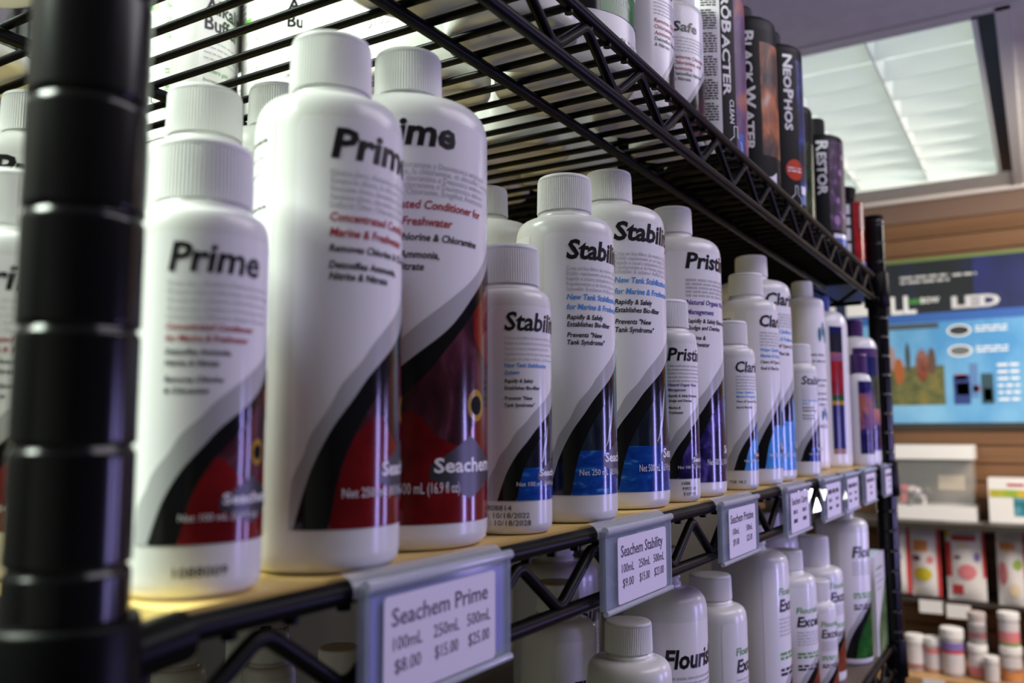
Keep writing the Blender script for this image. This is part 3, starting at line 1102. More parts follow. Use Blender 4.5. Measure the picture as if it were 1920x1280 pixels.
black_bottle('black bottle with white fine-print panel and tall white lettering beside the squat white ones', .5506, .040, .034, .176, (.014, .180, .198), lab_micro)
black_bottle('black bottle with orange striped fish picture and long vertical lettering', .6511, .040, .034, .164, (.0142, .167, .181), lab_black)
black_bottle('black bottle with round orange-red sticker, dark against the ceiling light', .7550, .040, .034, .179, (.0142, .183, .199), lab_neo)
black_bottle('slim dark bottle with mossy green label between the orange-dot and the plum one', .8420, .042, .026, .148, (.0120, .152, .172), lab_thin)
black_bottle('black bottle with plum label and pink flecks on the top shelf', .9620, .040, .034, .148, (.0142, .152, .173), lab_restor)
black_bottle('short bottle with crimson label and flared black cap by the far post', 1.098, .034, .0270, .099, (.0165, .103, .119), lab_red, flare=1.16)
spots = []
for x in [.590 + .0745 * k for k in range(8)]:
    for y in (.113, .188, .263, .338, .413):
        if free(x, y, .0365):
            TAKEN.append((x, y, .0365))
            spots.append((x, y))
for x, y in spots:
    o = thing('black_bottle', 'black bottle in the back rows of the top shelf, only its dark base showing', 'bottle', (x, y, ZT), 0, 'black bottle bases seen through the top shelf')
    part('bottle_body', cached('bb', lambda: black_body(.036, .16, .0142, .163, .18)), o)
    part('cap', cached('bc', lambda: black_cap(.0142, .163, .18)), o)

# ------------------------------------------------------------------ wire shelving
LX, DY = 1.1334, .457


def post(label, x, y):
    mb = MB()
    R = .0127
    prof = [(R * .5, 0)]
    top = ZM + .337
    g = ZM + .0194 - .0254 * 60
    prof.append((R, 0.002))
    while g < top - .01:
        if g > .01:
            prof += [(R, g - .0026), (R, g - .0016), (R - .0002, g - .0012), (R - .0010, g), (R - .0010, g + .0002), (R, g + .0008), (R, g + .0012), (R, g + .0026)]
        g += .0254
    prof += [(R, top - .004)]
    mb.lathe(prof, BLACKPOST, 48)
    o = thing('shelf_post', label, 'post', (x, y, 0), 0, 'posts of the wire shelving')
    part('post_tube', mb, o)
    mb = MB()
    mb.lathe([(R, top - .004), (R * 1.04, top - .003), (R * 1.02, top - .001), (R * .8, top)], BLACKPLASTIC, 40)
    part('post_cap', mb, o)


post('thick out-of-focus black grooved post at the near front corner', 0, 0)
post('black post at the far front corner ending below the ceiling light', LX, 0)
post('black post at the near back corner of the wire shelving', 0, DY)
post('black post at the far back corner behind the jugs', LX, DY)


def zig(x0, x1, y, zt, zbm, period, phase):
    pts = []
    k = math.floor((x0 - phase) / period) - 1
    while phase + k * period < x1 + period:
        v = phase + k * period
        pts += [(v - .0045, y, zbm + .0012), (v - .0018, y, zbm), (v + .0018, y, zbm), (v + .0045, y, zbm + .0012)]
        p = v + period / 2
        pts += [(p - .0040, y, zt - .0012), (p - .0016, y, zt), (p + .0016, y, zt), (p + .0040, y, zt - .0012)]
        k += 1
    pts = [p for p in pts if x0 <= p[0] <= x1]
    return pts


def collar(x, y):
    mb = MB()
    mb.lathe([(.0132, .0075), (.0146, .0085), (.0152, .0070), (.0158, -.018), (.0166, -.0375), (.0150, -.0385), (.0132, -.0380)], BLACKSTEEL, 48, c=(x, y))
    sx, sy = (1 if x < .5 else -1), (1 if y < .2 else -1)
    mb.tube([(x + sx * .012, y, -.003), (x + sx * .030, y, -.001)], .0062, BLACKSTEEL, 10)
    mb.tube([(x + sx * .012, y, -.030), (x + sx * .028, y, -.030)], .0055, BLACKSTEEL, 10)
    mb.tube([(x, y + sy * .012, -.003), (x, y + sy * .028, -.001)], .0058, BLACKSTEEL, 10)
    mb.box((x + min(0, sx * .019), y - .003, -.034), (x + max(0, sx * .019), y + .003, .001), BLACKSTEEL)
    return mb


def wire_shelf(label, z):
    o = thing('wire_shelf', label, 'wire shelf', (0, 0, z), 0, 'wire shelves of the unit')
    xa, xb = .020, LX - .020
    for nm, y in (('front_rail', 0), ('back_rail', DY)):
        mb = MB()
        mb.tube([(xa, y, 0), (xb, y, 0)], .0036, BLACKSTEEL, 12)
        part(nm, mb, o)
    for nm, y in (('front_lower_rail', 0), ('back_lower_rail', DY)):
        mb = MB()
        mb.tube([(xa, y, -.030), (xb, y, -.030)], .0033, BLACKSTEEL, 12)
        part(nm, mb, o)
    for nm, y, s in (('front_zigzag', .0, 1), ('back_zigzag', DY, -1)):
        mb = MB()
        mb.tube(zig(xa, xb, y, -.0068, -.0262, .0665, .2215), .0026, BLACKSTEEL, 10)
        part(nm, mb, o)
    for nm, x in (('end_rail', 0), ('end_rail', LX)):
        mb = MB()
        mb.tube([(x, .020, 0), (x, DY - .02, 0)], .0036, BLACKSTEEL, 10)
        mb.tube([(x, .020, -.030), (x, DY - .02, -.030)], .0033, BLACKSTEEL, 10)
        pts = [(x, p[0], p[2]) for p in zig(.02, DY - .02, 0, -.0068, -.0262, .0665, .05)]
        mb.tube(pts, .0026, BLACKSTEEL, 8)
        part(nm, mb, o)
    mb = MB()
    k = -6
    while True:
        x = .1525 + .0215 * k
        if x > LX - .012:
            break
        if x > .012:
            mb.tube([(x, .0, -.0016), (x, DY, -.0016)], .0022, BLACKSTEEL, 8)
            mb.tube([(x, .0008, -.0016), (x, .0008, -.0052)], .0022, BLACKSTEEL, 8)
        k += 1
    part('wire_grid', mb, o)
    for y in (.0655, .2468, .40):
        mb = MB()
        mb.tube([(.004, y, -.0072), (LX - .004, y, -.0072)], .0033, BLACKSTEEL, 10)
        part('support_rod', mb, o)
    for x in (0, LX):
        for y in (0, DY):
            part('collar', collar(x, y), o)
    return o


wire_shelf('black wire shelf overhead carrying jars and black bottles', ZU)
wire_shelf('black wire shelf across the middle carrying the row of white bottles', ZM)
wire_shelf('black wire shelf along the bottom, only its far end in view', ZL)


def board(label, z):
    mb = MB()
    mb.box((.030, .0042, .0008), (LX - .026, DY - .006, .0040), WOODBOARD)
    single('shelf_board', mb, label, 'board', (0, 0, z))


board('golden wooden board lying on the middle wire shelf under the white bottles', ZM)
WOODBOARD = nmat('darkened_board_wood', [(0.3, (0.09, 0.07, 0.055)), (0.7, (0.16, 0.125, 0.095))], (4, 60, 60), 6, .5, .6)  # shade put into the lower board's colour, to cut its yellow bounce
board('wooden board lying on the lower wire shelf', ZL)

# ------------------------------------------------------------------ price tag holders
GT = 'price tags along the middle shelf'


def price_tag(label, x0, x1, title, cols, violet=False, px=(.0125, .0085), unread=False, tx=1.0):
    w_ = x1 - x0
    o = thing('price_tag', label, 'price tag', (x0, -.0062, ZM), 0, GT)
    mb = MB()
    y = -.0022
    mb.box((0, y, -.0335), (w_, y + .0012, .0005), CLEAR)
    mb.box((0, y + .0022, -.0335), (w_, y + .0032, -.002), CLEAR)
    # rolled upper lip hooked over the rail, and the lower lip
    mb.tube([(0, y + .0002, .0022), (w_, y + .0002, .0022)], .0019, CLEARLIP, 12)
    mb.tube([(0, y + .0002, -.0345), (w_, y + .0002, -.0345)], .0014, CLEARLIP, 10)

    def hook(i, j):
        a = -.35 + 2.5 * j
        return (-.002 + (w_ + .002) * i, .0062 - .0056 * cos(a) , .0005 + .0050 * sin(a) if j < 1 else .0005 + .0050 * sin(a))
    mb.grid(hook, 1, 8, CLEARLIP)
    mb.box((0, y, -.0335), (.0012, y + .0032, .0018), CLEARLIP)
    mb.box((w_ - .0012, y, -.0335), (w_, y + .0032, .0018), CLEARLIP)
    part('holder', mb, o)
    c0, c1 = px[0], w_ - px[1]
    if violet:
        mb = MB()
        mb.box((.004, y + .0014, -.031), (w_ - .003, y + .0018, -.0015), VIOLETCARD)
        part('backing_card', mb, o, 'violet backing card')
    mb = MB()
    zt, zb = (-.0020, -.0325)
    yy = y - .0003
    n = 8
    rc = .0018
    outline = []
    for cx, cz, a0 in ((c1 - rc, zt - rc, 0), (c0 + rc, zt - rc, 90), (c0 + rc, zb + rc, 180), (c1 - rc, zb + rc, 270)):
        for k in range(5):
            a = radians(a0 + 22.5 * k)
            outline.append((cx + rc * cos(a), cz + rc * sin(a)))
    m_ = len(outline)
    mb.add([(a, yy, b) for a, b in outline] + [(a, yy + .0002, b) for a, b in outline],
           [tuple(range(m_))[::-1], tuple(range(m_, 2 * m_))] + [(i, (i + 1) % m_, m_ + (i + 1) % m_, m_ + i) for i in range(m_)], CARD)
    mp = lambda u, v: (u, yy - .00012, v)
    W = c1 - c0
    if title:
        put_text(mb, title, .0054, c0 + W * .06, zt - .0092, mp, CARDINK, width=W * .86, bold=.008)
    else:
        put_bars(mb, c0 + W * .08, zt - .0092, W * .8, .004, mp, CARDINK, int(x0 * 1000))
    for cx, a, b in cols:
        if unread:
            put_bars(mb, c0 + W * (cx - .11), -.0185, W * .2, .003, mp, CARDINK, 1)
            put_bars(mb, c0 + W * (cx - .11), -.0255, W * .2, .003, mp, CARDINK, 2)
        else:
            put_text(mb, a, .0041, c0 + W * cx, -.0185, mp, CARDINK, width=W * .235, align='C')
            put_text(mb, b, .0041, c0 + W * cx, -.0252, mp, CARDINK, width=W * .21, align='C')
    part('card', mb, o)


price_tag('price tag for the red fish bottles, violet edges, three prices, nearest the post', .0872, .1683, 'Seachem Prime',
          ((.19, '100mL', '$8.00'), (.52, '250mL', '$15.00'), (.83, '500mL', '$25.00')), True, px=(.0080, .0110))
price_tag('price tag for the blue water bottles, three sharp prices', .2510, .3325, 'Seachem Stability',
          ((.19, '100mL', '$9.00'), (.52, '250mL', '$15.00'), (.83, '500mL', '$23.00')))
price_tag('price tag for the violet bottles, two prices', .4190, .4990, 'Seachem Pristine', ((.24, '100mL', '$9.00'), (.74, '500mL', '$25.00')))
price_tag('price tag for the sky blue bottles, blurred, two columns', .5770, .6590, 'Seachem Clarity', ((.24, '', ''), (.74, '', '')), unread=True)
price_tag('blurred price tag just past the bright gap in the truss', .7110, .7940, None, ((.24, '', ''), (.74, '', '')), unread=True)
price_tag('blurred price tag second before the far post, close after another', .8100, .8900, None, ((.24, '', ''), (.74, '', '')), unread=True)
price_tag('blurred price tag standing alone shortly before the far post', .9200, 1.0020, None, ((.5, '', ''),), unread=True)
price_tag('blurred price tag hanging at the far post', 1.0600, 1.1420, None, ((.5, '', ''),), unread=True)

# ------------------------------------------------------------------ room
FLOORM = nmat('floor_vinyl', [(0.3, (0.10, 0.09, 0.085)), (0.7, (0.16, 0.14, 0.13))], (3, 3, 3), rough=.5)
CEILM = nmat('ceiling_tile', [(0.3, (0.80, 0.79, 0.77)), (0.7, (0.86, 0.85, 0.83))], (30, 30, 30), rough=.9)
TRIMW = mat('white_grid_metal', (0.78, 0.74, 0.73), .4)
SLAT = nmat('slatwall_wood', [(0.3, (0.135, 0.062, 0.025)), (0.6, (0.185, 0.090, 0.040)), (0.8, (0.23, 0.12, 0.055))], (20, 1.2, 26), 5, .45, .4)
PAINT = mat('brown_paint', (0.20, 0.13, 0.10), .7)
GROOVE = mat('groove_dark', (0.05, 0.025, 0.012), .7)

mb = MB()
mb.box((-2.6, -3.2, -.05), (WALLX + .1, 1.2, 0), FLOORM)
struct('floor', mb)
# ceiling with an opening for the light fixture
FX0, FX1, FY0, FY1 = 1.690, 2.880, -.118, .490
mb = MB()
for a, b in (((-2.6, -3.2), (FX0, 1.2)), ((FX1, -3.2), (WALLX, 1.2)), ((FX0, -3.2), (FX1, FY0 - .030)), ((FX0, FY1), (FX1, 1.2))):
    mb.box((a[0], a[1], CEIL), (b[0], b[1], CEIL + .02), CEILM)
struct('ceiling', mb)
mb = MB()
mb.box((FX0 - .02, FY0 - .056, CEIL - .004), (WALLX, FY0 - .030, CEIL + .001), TRIMW)
struct('trim_1', mb)
mb = MB()
mb.tube([(WALLX - .018, 1.2 - .05 * k, CEIL - .004 - .0) for k in range(80)], .009, TRIMW, 8)
struct('trim_2', mb)
mb = MB()
mb.box((FX0 - .030, -.9, CEIL - .004), (FX0 - .002, 1.2, CEIL + .001), TRIMW)
struct('trim_3', mb)

# far wall: painted top strip over slatwall boards
mb = MB()
mb.box((WALLX, -3.2, ZM + .752), (WALLX + .1, 1.2, CEIL + .02), PAINT)
mb.box((WALLX + .012, -3.2, 0), (WALLX + .1, 1.2, ZM + .752), GROOVE)
z = ZM + .749
while z > .0:
    mb.box((WALLX, -3.2, max(0, z - .053)), (WALLX + .012, 1.2, z), SLAT)
    z -= .058
struct('wall_far', mb)
mb = MB()
mb.box((-2.6, .80, 0), (WALLX, .86, CEIL), mat('back_paint', (0.045, 0.04, 0.036), .8))
struct('wall_back', mb)

mb = MB()
mb.box((-2.6, -3.3, 0), (WALLX, -3.2, CEIL), mat('opposite_paint', (0.10, 0.08, 0.11), .8))
struct('wall_front', mb)
mb = MB()
mb.box((-2.7, -3.2, 0), (-2.6, .80, CEIL), mat('side_paint', (0.45, 0.44, 0.40), .8))
struct('wall_near_end', mb)

# ------------------------------------------------------------------ ceiling light
o = thing('ceiling_light', 'glowing louvred ceiling light above the black bottles', 'ceiling light', (0, 0, CEIL), 0)
LENS = mat('lamp_diffuser', (0.9, 0.9, 0.9), .6, emit=(0.92, 1.0, 0.94), estr=0.72)
BLADE = mat('louvre_white', (0.86, 0.90, 0.87), .35)
mb = MB()
mb.box((FX0, FY0, .075), (FX1, FY1, .080), LENS)
part('diffuser', mb, o)
mb = MB()
for a, b in (((FX0, FY0), (FX0 + .012, FY1)), ((FX1 - .012, FY0), (FX1, FY1)), ((FX0, FY0), (FX1, FY0 + .010)), ((FX0, FY1 - .010), (FX1, FY1))):
    mb.box((a[0], a[1], -.004), (b[0], b[1], .08), BLADE)
part('frame', mb, o)
mb = MB()
mb.box((FX0, FY0 - .0300, .001), (FX1, FY0, .03), BLACKPLASTIC)  # black strip put in for the shade inside the gap
part('gap_shade_strip', mb, o, 'black strip standing for the dark gap along the side of the fixture')
NY, NX = 3, 9
for k in range(1, NY):
    y = FY0 + (FY1 - FY0) * k / NY
    mb = MB()
    prof = [(-.0015, .0), (.0015, .0), (.009, .05), (-.009, .05)]
    mb.add([(x, y + dy, dz + .004) for x in (FX0 + .012, FX1 - .012) for dy, dz in prof], [(0, 1, 2, 3), (4, 7, 6, 5), (0, 4, 5, 1), (1, 5, 6, 2), (2, 6, 7, 3), (3, 7, 4, 0)], BLADE)
    part('louvre_divider', mb, o)
for k in range(1, NX):
    x = FX0 + (FX1 - FX0) * k / NX
    mb = MB()

    def bl(i, j):
        hw = .0012 + .012 * (j ** 2)
        return (x - hw + 2 * hw * i, 0, 0)
    n = 6
    vs = []
    for y in (FY0 + .01, FY1 - .01):
        for j in range(n + 1):
            t = j / n
            hw = .0012 + .014 * t * t
            vs += [(x - hw, y, .004 + .046 * t), (x + hw, y, .004 + .046 * t)]
    q = 2 * (n + 1)
    fs = [(0, 1, q + 1, q), (2 * n, q + 2 * n, q + 2 * n + 1, 2 * n + 1)]
    for j in range(n):
        a = 2 * j
        fs += [(a, q + a, q + a + 2, a + 2), (a + 1, a + 3, q + a + 3, q + a + 1)]
    mb.add(vs, fs, BLADE)
    part('louvre_blade', mb, o)

# ------------------------------------------------------------------ far wall goods
WX = WALLX - .004
# banner
o = thing('banner', 'dark blue display banner with aquarium picture and white LED lettering on the far wall', 'sign', (WX, 0, ZM), 0)
BY0, BY1, BZ0, BZ1 = .62, -.42, .070, .624
mb = MB()
mb.box((-.004, BY1, BZ0), (0, BY0, BZ1), mat('banner_blue', (0.05, 0.23, 0.52), .4))
bm_ = lambda u, v: (-.0045, -u, v)


def q_(mbx, u0, u1, v0, v1, m, off=0.0):
    mbx.grid(lambda i, j: (-.0045 - off, -(u0 + (u1 - u0) * i), v0 + (v1 - v0) * j), 8, 6, m)


q_(mb, -BY0, -BY1, .435, BZ1, nmat('banner_header', [(0.42, (0.006, 0.008, 0.012)), (0.62, (0.010, 0.016, 0.09)), (0.8, (0.02, 0.05, 0.26))], (0, 5, 3), 3, .4), .0002)
q_(mb, .015, -BY1, .437, BZ1 - .010, nmat('banner_header_blue', [(0.3, (0.008, 0.010, 0.04)), (0.6, (0.012, 0.018, 0.12)), (0.8, (0.03, 0.05, 0.24))], (0, 7, 4), 3, .4), .0003)
q_(mb, -BY0, -BY1, BZ1 - .012, BZ1, mat('banner_green', (0.14, 0.20, 0.06), .5), .0004)
q_(mb, -BY0, -BY1, BZ0, .415, nmat('banner_sky', [(0.35, (0.07, 0.27, 0.55)), (0.65, (0.20, 0.45, 0.68))], (0, 6, 4), 3, .4), .0002)
q_(mb, -BY0, -BY1, .405, .436, mat('banner_band', (0.03, 0.11, 0.38), .4), .0004)
bm2 = lambda u, v: (-.0052, -u, v)
for k in range(2):
    put_bars(mb, -.205, .556 - .016 * k, .15, .008, bm2, GREYINK, k)
put_bars(mb, -.045, .553, .07, .008, bm2, GREYINK, 9)
put_text(mb, 'LL', .058, -.238, .440, bm2, WHITEINK, bold=.03)
put_bars(mb, -.60, .440, .30, .045, bm2, WHITEINK, 5)
put_text(mb, 'RAIN', .017, -.186, .470, bm2, mat('banner_letter_green', (0.10, 0.42, 0.06), .4), bold=.02, width=.040)
put_text(mb, 'BOW', .019, -.144, .470, bm2, WHITEINK, bold=.02, width=.056)
put_text(mb, 'LED', .036, -.052, .448, bm2, mat('banner_grey_letters', (0.55, 0.55, 0.58), .4), bold=.05, width=.140)
part('panel', mb, o)
mb = MB()
q_(mb, -.26, -.095, .385, .402, mat('picture_hood', (0.05, 0.055, 0.06), .4), .0008)
q_(mb, -.26, -.085, .130, .26, nmat('picture_tank_plants', [(0.3, (0.05, 0.06, 0.015)), (0.55, (0.13, 0.13, 0.04)), (0.75, (0.24, 0.15, 0.03))], (0, 30, 30), 4, .4), .0008)
for (u, v, a, b, m) in ((-.150, .262, .020, .055, PIC_RUST), (-.222, .245, .016, .045, mat('picture_orange', (0.35, 0.09, 0.02), .4)), (-.193, .29, .008, .05, mat('picture_stem', (0.04, 0.05, 0.06), .4)),
                        (-.120, .275, .012, .045, mat('picture_bark', (0.10, 0.05, 0.03), .4)), (-.245, .29, .014, .04, mat('picture_rose', (0.34, 0.22, 0.22), .4))):
    disc(mb, u, v, a, b, lambda uu, vv: (-.0060, -uu, vv), m, 14)
part('tank_picture', mb, o)
mb = MB()
for (u0, u1, v0, v1, m) in ((-.060, -.012, .13, .225, mat('picture_navy_pack', (0.02, 0.04, 0.18), .4)), (-.055, -.02, .21, .228, REDINK), (-.052, -.014, .16, .20, WHITEINK),
                            (-.012, .012, .15, .262, mat('picture_blue_pack', (0.10, 0.20, 0.42), .4)), (-.004, .016, .17, .19, REDINK), (.020, .055, .13, .228, mat('picture_dark_pack', (0.025, 0.06, 0.08), .4)), (.026, .05, .14, .18, PIC_GREEN)):
    q_(mb, u0, u1, v0, v1, m, .001)
for v, m in ((.372, INK), (.305, mat('picture_grey', (0.12, 0.13, 0.14), .4))):
    disc(mb, -.035, v, .036, .020, lambda uu, vv: (-.0055, -uu, vv), WHITEINK, 18)
    disc(mb, -.035, v, .030, .015, lambda uu, vv: (-.0060, -uu, vv), m, 18)
    for k in range(2):
        put_bars(mb, .012, v - .006 + .012 * k, .09, .006, lambda uu, vv: (-.0056, -uu, vv), WHITEINK, 20 + k)
for k in range(6):
    put_bars(mb, .068, .14 + .022 * k, .06, .008, lambda uu, vv: (-.0056, -uu, vv), WHITEINK, 30 + k)
part('product_pictures', mb, o)
mb = MB()
mb.box((-.012, BY1, .050), (.004, BY0, .068), mat('banner_rail', (0.03, 0.025, 0.02), .5))
part('bottom_rail', mb, o)

o = thing('light_panel', 'bright white lit panel low on the far wall, glimpsed through the shelf truss', 'light', (WALLX, .485, ZM - .20), 0)
mb = MB()
mb.box((-.03, -.085, -.075), (-.001, .085, .075), BLACKPLASTIC)
part('panel_case', mb, o)
mb = MB()
mb.box((-.033, -.078, -.068), (-.0301, .078, .068), mat('lit_panel', (0.9, 0.9, 0.9), .5, emit=(1.0, 0.98, 0.95), estr=5.0))
part('lit_face', mb, o)

# shelf bracket boards on the far wall
WD = mat('dark_shelf', (0.035, 0.028, 0.022), .5)
mb = MB()
mb.box((WALLX - .30, -.40, -.245), (WALLX - .001, .60, -.229), WD)
single('wall_shelf', mb, 'dark shelf on the far wall under the white-rimmed aquarium', 'shelf', (0, 0, ZM))
mb = MB()
mb.box((2.66, -.40, -.672), (WALLX - .001, .60, -.650), nmat('wall_shelf_wood', [(0.3, (0.36, 0.20, 0.09)), (0.7, (0.50, 0.30, 0.14))], (2, 20, 20), 4, .5))
single('wall_shelf', mb, 'light wooden shelf on the far wall carrying the small lidded jars', 'shelf', (0, 0, ZM))

# aquarium
o = thing('aquarium', 'small glass aquarium with thick white rims standing on the far wall shelf', 'aquarium', (2.9, .120, ZM - .229), 0)
WR = mat('white_rim', (0.80, 0.78, 0.76), .35)
hw, d0, d1 = .110, 0, .15


def rim(z0, z1):
    mb = MB()
    t = .006
    mb.box((d0 - t, -hw - t, z0), (d1 + t, hw + t, z1), WR)
    return mb


part('base_rim', rim(0, .040), o)
part('top_rim', rim(.186, .229), o)
GL_ = mat('tank_glass', (0.80, 0.88, 0.88), .05, alpha=.09)
for nm, a, b in (('glass_pane', (d0, -hw, .040), (d0 + .003, hw, .186)), ('glass_pane', (d1 - .003, -hw, .040), (d1, hw, .186)), ('glass_pane', (d0 + .003, -hw, .040), (d1 - .003, -hw + .003, .186)), ('glass_pane', (d0 + .003, hw - .003, .040), (d1 - .003, hw, .186))):
    mb = MB()
    mb.box(a, b, GL_)
    part(nm, mb, o)
mb = MB()
rn = random.Random(3)
STONES = [mat('stone_%s' % n, c, .6) for n, c in (('pale', (0.62, 0.56, 0.56)), ('dark', (0.10, 0.08, 0.08)), ('red', (0.55, 0.08, 0.10)))]
for k in range(26):
    cy, cz, cx, rr = rn.uniform(.02, .100), .046 + rn.uniform(0, .045), rn.uniform(.02, .10), rn.uniform(.007, .014)
    mb.lathe([(rr * sin(pi * j / 6) + 1e-4, cz + rr * -cos(pi * j / 6)) for j in range(7)], STONES[2 if cy > .09 else k % 2], 10, c=(cx, cy))
pp = part('pebble_ornament', mb, o)
mb = MB()
mb.box((.06, -.085, .09), (.064, -.010, .135), mat('tank_sticker', (0.52, 0.42, 0.30), .6))
part('inner_card', mb, o)

# carton beside it
o = thing('carton', 'white box with teal and green print at the picture edge of the far wall shelf', 'box', (2.9, -.105, ZM - .229), 0)
mb = MB()
mb.box((0, -.075, 0), (.11, .075, .130), WR)
fm = lambda u, v: (-.0005, -u, v)
q2 = lambda u0, u1, v0, v1, m: mb.grid(lambda i, j: (-.0005, -(u0 + (u1 - u0) * i), v0 + (v1 - v0) * j), 6, 4, m)
q2(-.072, .07, .075, .098, nmat('box_stripe', [(0.4, (0.25, 0.42, 0.05)), (0.6, (0.60, 0.42, 0.05))], (0, 20, 0), 2, .4))
q2(-.01, .07, .02, .075, nmat('box_teal', [(0.35, (0.02, 0.16, 0.22)), (0.65, (0.20, 0.48, 0.55))], (0, 25, 25), 3, .4))
q2(-.025, .02, .108, .116, REDINK)
part('box_body', mb, o)

# hanging food bags
GBG = 'hanging food bags on the far wall'
BAGW = mat('bag_white', (0.76, 0.72, 0.70), .22)


def bag(label, yc, wd, z0, z1, blobs, x=2.86):
    o = thing('food_bag', label, 'bag', (x, yc, ZM), 0, GBG)
    mb = MB()
    H = z1 - z0

    def f(sgn):
        def g(i, j):
            b = sin(pi * i) * (sin(pi * min(1, j * 1.05)) ** .6)
            return (sgn * .020 * b, -wd / 2 + wd * (1 - i), z0 + H * j)
        return g
    mb.grid(f(-1), 14, 12, BAGW)
    mb.grid(lambda i, j: f(1)(1 - i, j), 14, 12, BAGW)
    part('pouch', mb, o)
    mb = MB()
    for (i0, i1, j0, j1, m) in blobs:
        def g2(i, j):
            if m in ROUND:
                a, b = 2 * i - 1, 2 * j - 1
                i, j = .5 + .5 * a * math.sqrt(1 - b * b / 2), .5 + .5 * b * math.sqrt(1 - a * a / 2)
            p = f(-1)(i0 + (i1 - i0) * i, j0 + (j1 - j0) * j)
            return (p[0] - .0012, p[1], p[2])
        mb.grid(g2, 10, 10, m)
    part('print', mb, o)
    mb = MB()
    mb.tube([(.0, 0, z1 - .012), (WALLX - x - .001, 0, z1 - .012)], .0025, mat('hook_steel', (0.35, 0.35, 0.36), .3, 1.0), 8)
    part('peg_hook', mb, o)


B_OR = mat('print_orange', (0.62, 0.24, 0.08), .35)
B_RD = mat('print_red', (0.55, 0.05, 0.05), .35)
B_YL = mat('print_yellow', (0.60, 0.50, 0.04), .35)
B_PK = mat('print_pink', (0.68, 0.22, 0.24), .35)
B_DK = mat('print_dark', (0.12, 0.05, 0.06), .35)
B_GN = mat('print_green', (0.30, 0.42, 0.08), .35)
B_VI = mat('print_violet', (0.22, 0.16, 0.42), .35)
B_CR = mat('print_cream', (0.74, 0.62, 0.44), .35)
ROUND = (B_YL, B_PK, B_VI, B_GN, B_DK, B_CR)
bag('white food bag with violet dot right beside the far shelf post', .218, .056, -.452, -.250, [(.82, 1, 0, 1, B_RD), (.3, .6, .5, .6, B_VI), (.1, .35, .15, .25, B_DK), (.1, .6, .75, .8, B_CR)])
bag('white food bag with orange title and yellow lemon-shaped picture', .147, .082, -.455, -.245, [(.88, 1, 0, .98, B_RD), (.10, .60, .64, .80, B_OR), (.05, .35, .50, .58, B_DK), (.55, .78, .47, .58, B_PK), (.10, .72, .22, .42, B_YL), (.1, .35, .03, .1, B_CR)])
bag('large white food bag with red and dark title and pink fish picture', .038, .104, -.458, -.228, [(0, .14, .30, .74, B_RD), (0, .12, .78, .97, B_YL), (.16, .78, .76, .83, B_RD), (.30, .66, .67, .74, B_CR), (.30, .78, .27, .47, B_PK), (.14, .42, .08, .20, B_RD), (.72, .88, .50, .62, B_VI), (.93, 1, .3, .9, B_RD), (.2, .4, .53, .57, B_DK)])
bag('white food bag with orange title and green dot at the picture edge', -.082, .076, -.462, -.246, [(.12, .66, .74, .84, B_OR), (.2, .6, .68, .73, B_CR), (.05, .35, .28, .58, B_PK), (.55, .85, .48, .62, B_GN), (.35, .75, .12, .3, B_CR), (.9, 1, 0, 1, B_RD)])
DARKBAG = mat('bag_dark', (0.06, 0.03, 0.04), .3)


def shelf_tag(label, x, y0, y1, z0, z1):
    mb = MB()
    mb.box((x - .001, y0, z0), (x, y1, z1), WR)
    single('price_label', mb, label, 'price label', (0, 0, ZM), 0, 'white price labels on the far wall')


mb = MB()
mb.box((2.83, -.40, -.470), (WALLX - .001, .22, -.462), WD)
single('wall_shelf', mb, 'thin dark ledge under the hanging food bags', 'shelf', (0, 0, ZM))
shelf_tag('white price label under the yellow-pictured food bag', 2.83, .104, .168, -.500, -.462)
shelf_tag('white price label under the large pink-pictured food bag', 2.83, .030, .094, -.508, -.468)
shelf_tag('white price label on the jar shelf edge below the tall striped jar', 2.66, .092, .148, -.684, -.650)
shelf_tag('white price label on the jar shelf edge below the orange-labelled jars', 2.66, .000, .058, -.692, -.656)

# lidded food jars
GJR = 'small lidded jars on the far wall shelf'
JGLASS = mat('jar_tint', (0.50, 0.46, 0.46), .15)


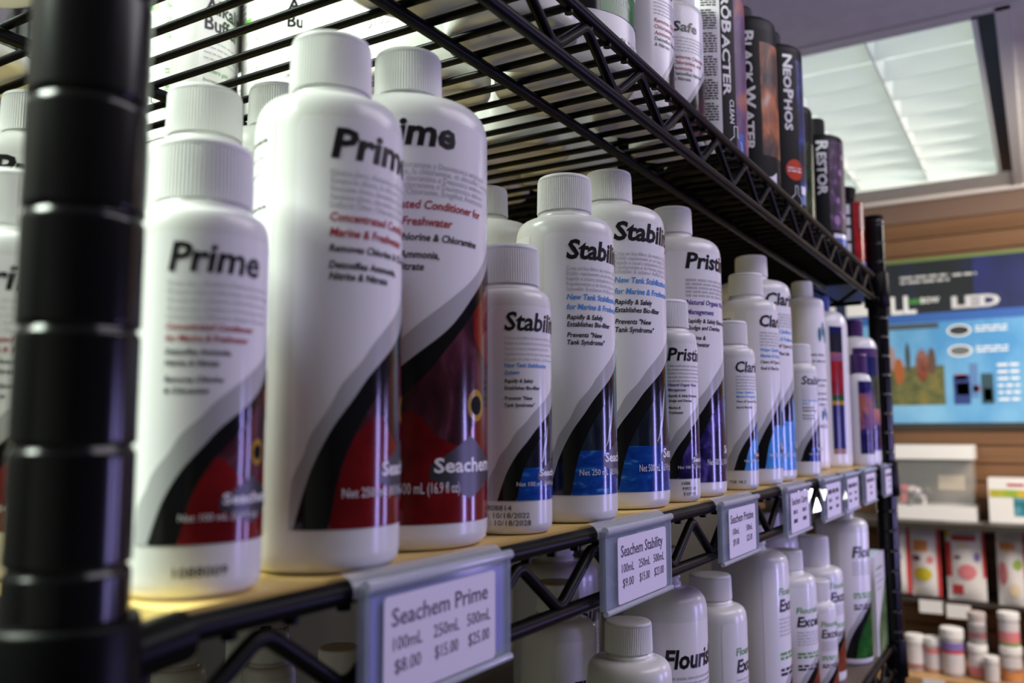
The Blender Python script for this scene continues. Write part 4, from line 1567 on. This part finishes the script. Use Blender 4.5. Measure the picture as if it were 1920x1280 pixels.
def food_jar(label, y, z0, r, h, bands, lidm=WR, x=2.75):
    o = thing('food_jar', label, 'jar', (x, y, ZM + z0), 0, GJR)
    mb = MB()
    mb.lathe([(r * .8, 0), (r * .95, .001), (r, .004), (r, h * .76), (r * .92, h * .80)], JGLASS, 28)
    part('jar_body', mb, o)
    mb = MB()
    mb.lathe([(r * .9, h * .79), (r * 1.08, h * .795), (r * 1.08, h * .98), (r * 1.0, h)], lidm, 28, smooth=False)
    part('lid', mb, o)
    mb = MB()
    for t0, t1, m in bands:
        patch(mb, r, .0005, -180, 0, lambda p: h * t0, lambda p: h * t1, m, 24)
    part('front_label', mb, o)


BASE = -.650
LW = mat('jar_label_pale', (0.62, 0.58, 0.60), .3)
food_jar('partly hidden small jar at the far shelf post', .222, BASE, .016, .075, [(.1, .7, LW)])
food_jar('white-lidded jar with pale pink label, first clear of the far post', .176, BASE, .0245, .100, [(.10, .62, LW), (.10, .2, B_RD)])
food_jar('white-lidded jar with red corner label beside the pale pink one', .128, BASE, .0235, .098, [(.1, .55, LW), (.55, .72, B_PK), (.06, .12, B_OR)])
food_jar('tall jar with wide white lid and blue and red striped label', .076, BASE, .0290, .132, [(.55, .72, B_VI), (.48, .55, B_RD), (.08, .48, LW)], x=2.74)
food_jar('jar with white lid and grey-pink label under a clear jar', .013, BASE, .0245, .092, [(.35, .7, LW), (.12, .35, B_PK), (.05, .12, B_OR)])
food_jar('shortest jar with white lid on the far wall shelf', -.023, BASE, .0180, .072, [(.1, .7, LW)], x=2.705)
food_jar('jar with orange label and white lid at the picture edge, bottom of its pair', -.070, BASE, .0265, .096, [(.3, .7, LW), (.08, .42, B_OR)])
food_jar('clear grey jar stacked on the grey-pink labelled jar', .011, BASE + .0925, .0225, .088, [(.1, .6, mat('jar_label_grey', (0.30, 0.28, 0.29), .3)), (.2, .4, B_PK)], lidm=mat('lid_pale', (0.50, 0.42, 0.40), .4))
food_jar('jar with orange and green label stacked on the orange jar at the picture edge', -.069, BASE + .0965, .0255, .092, [(.45, .7, LW), (.12, .45, B_PK), (.06, .14, B_GN)])
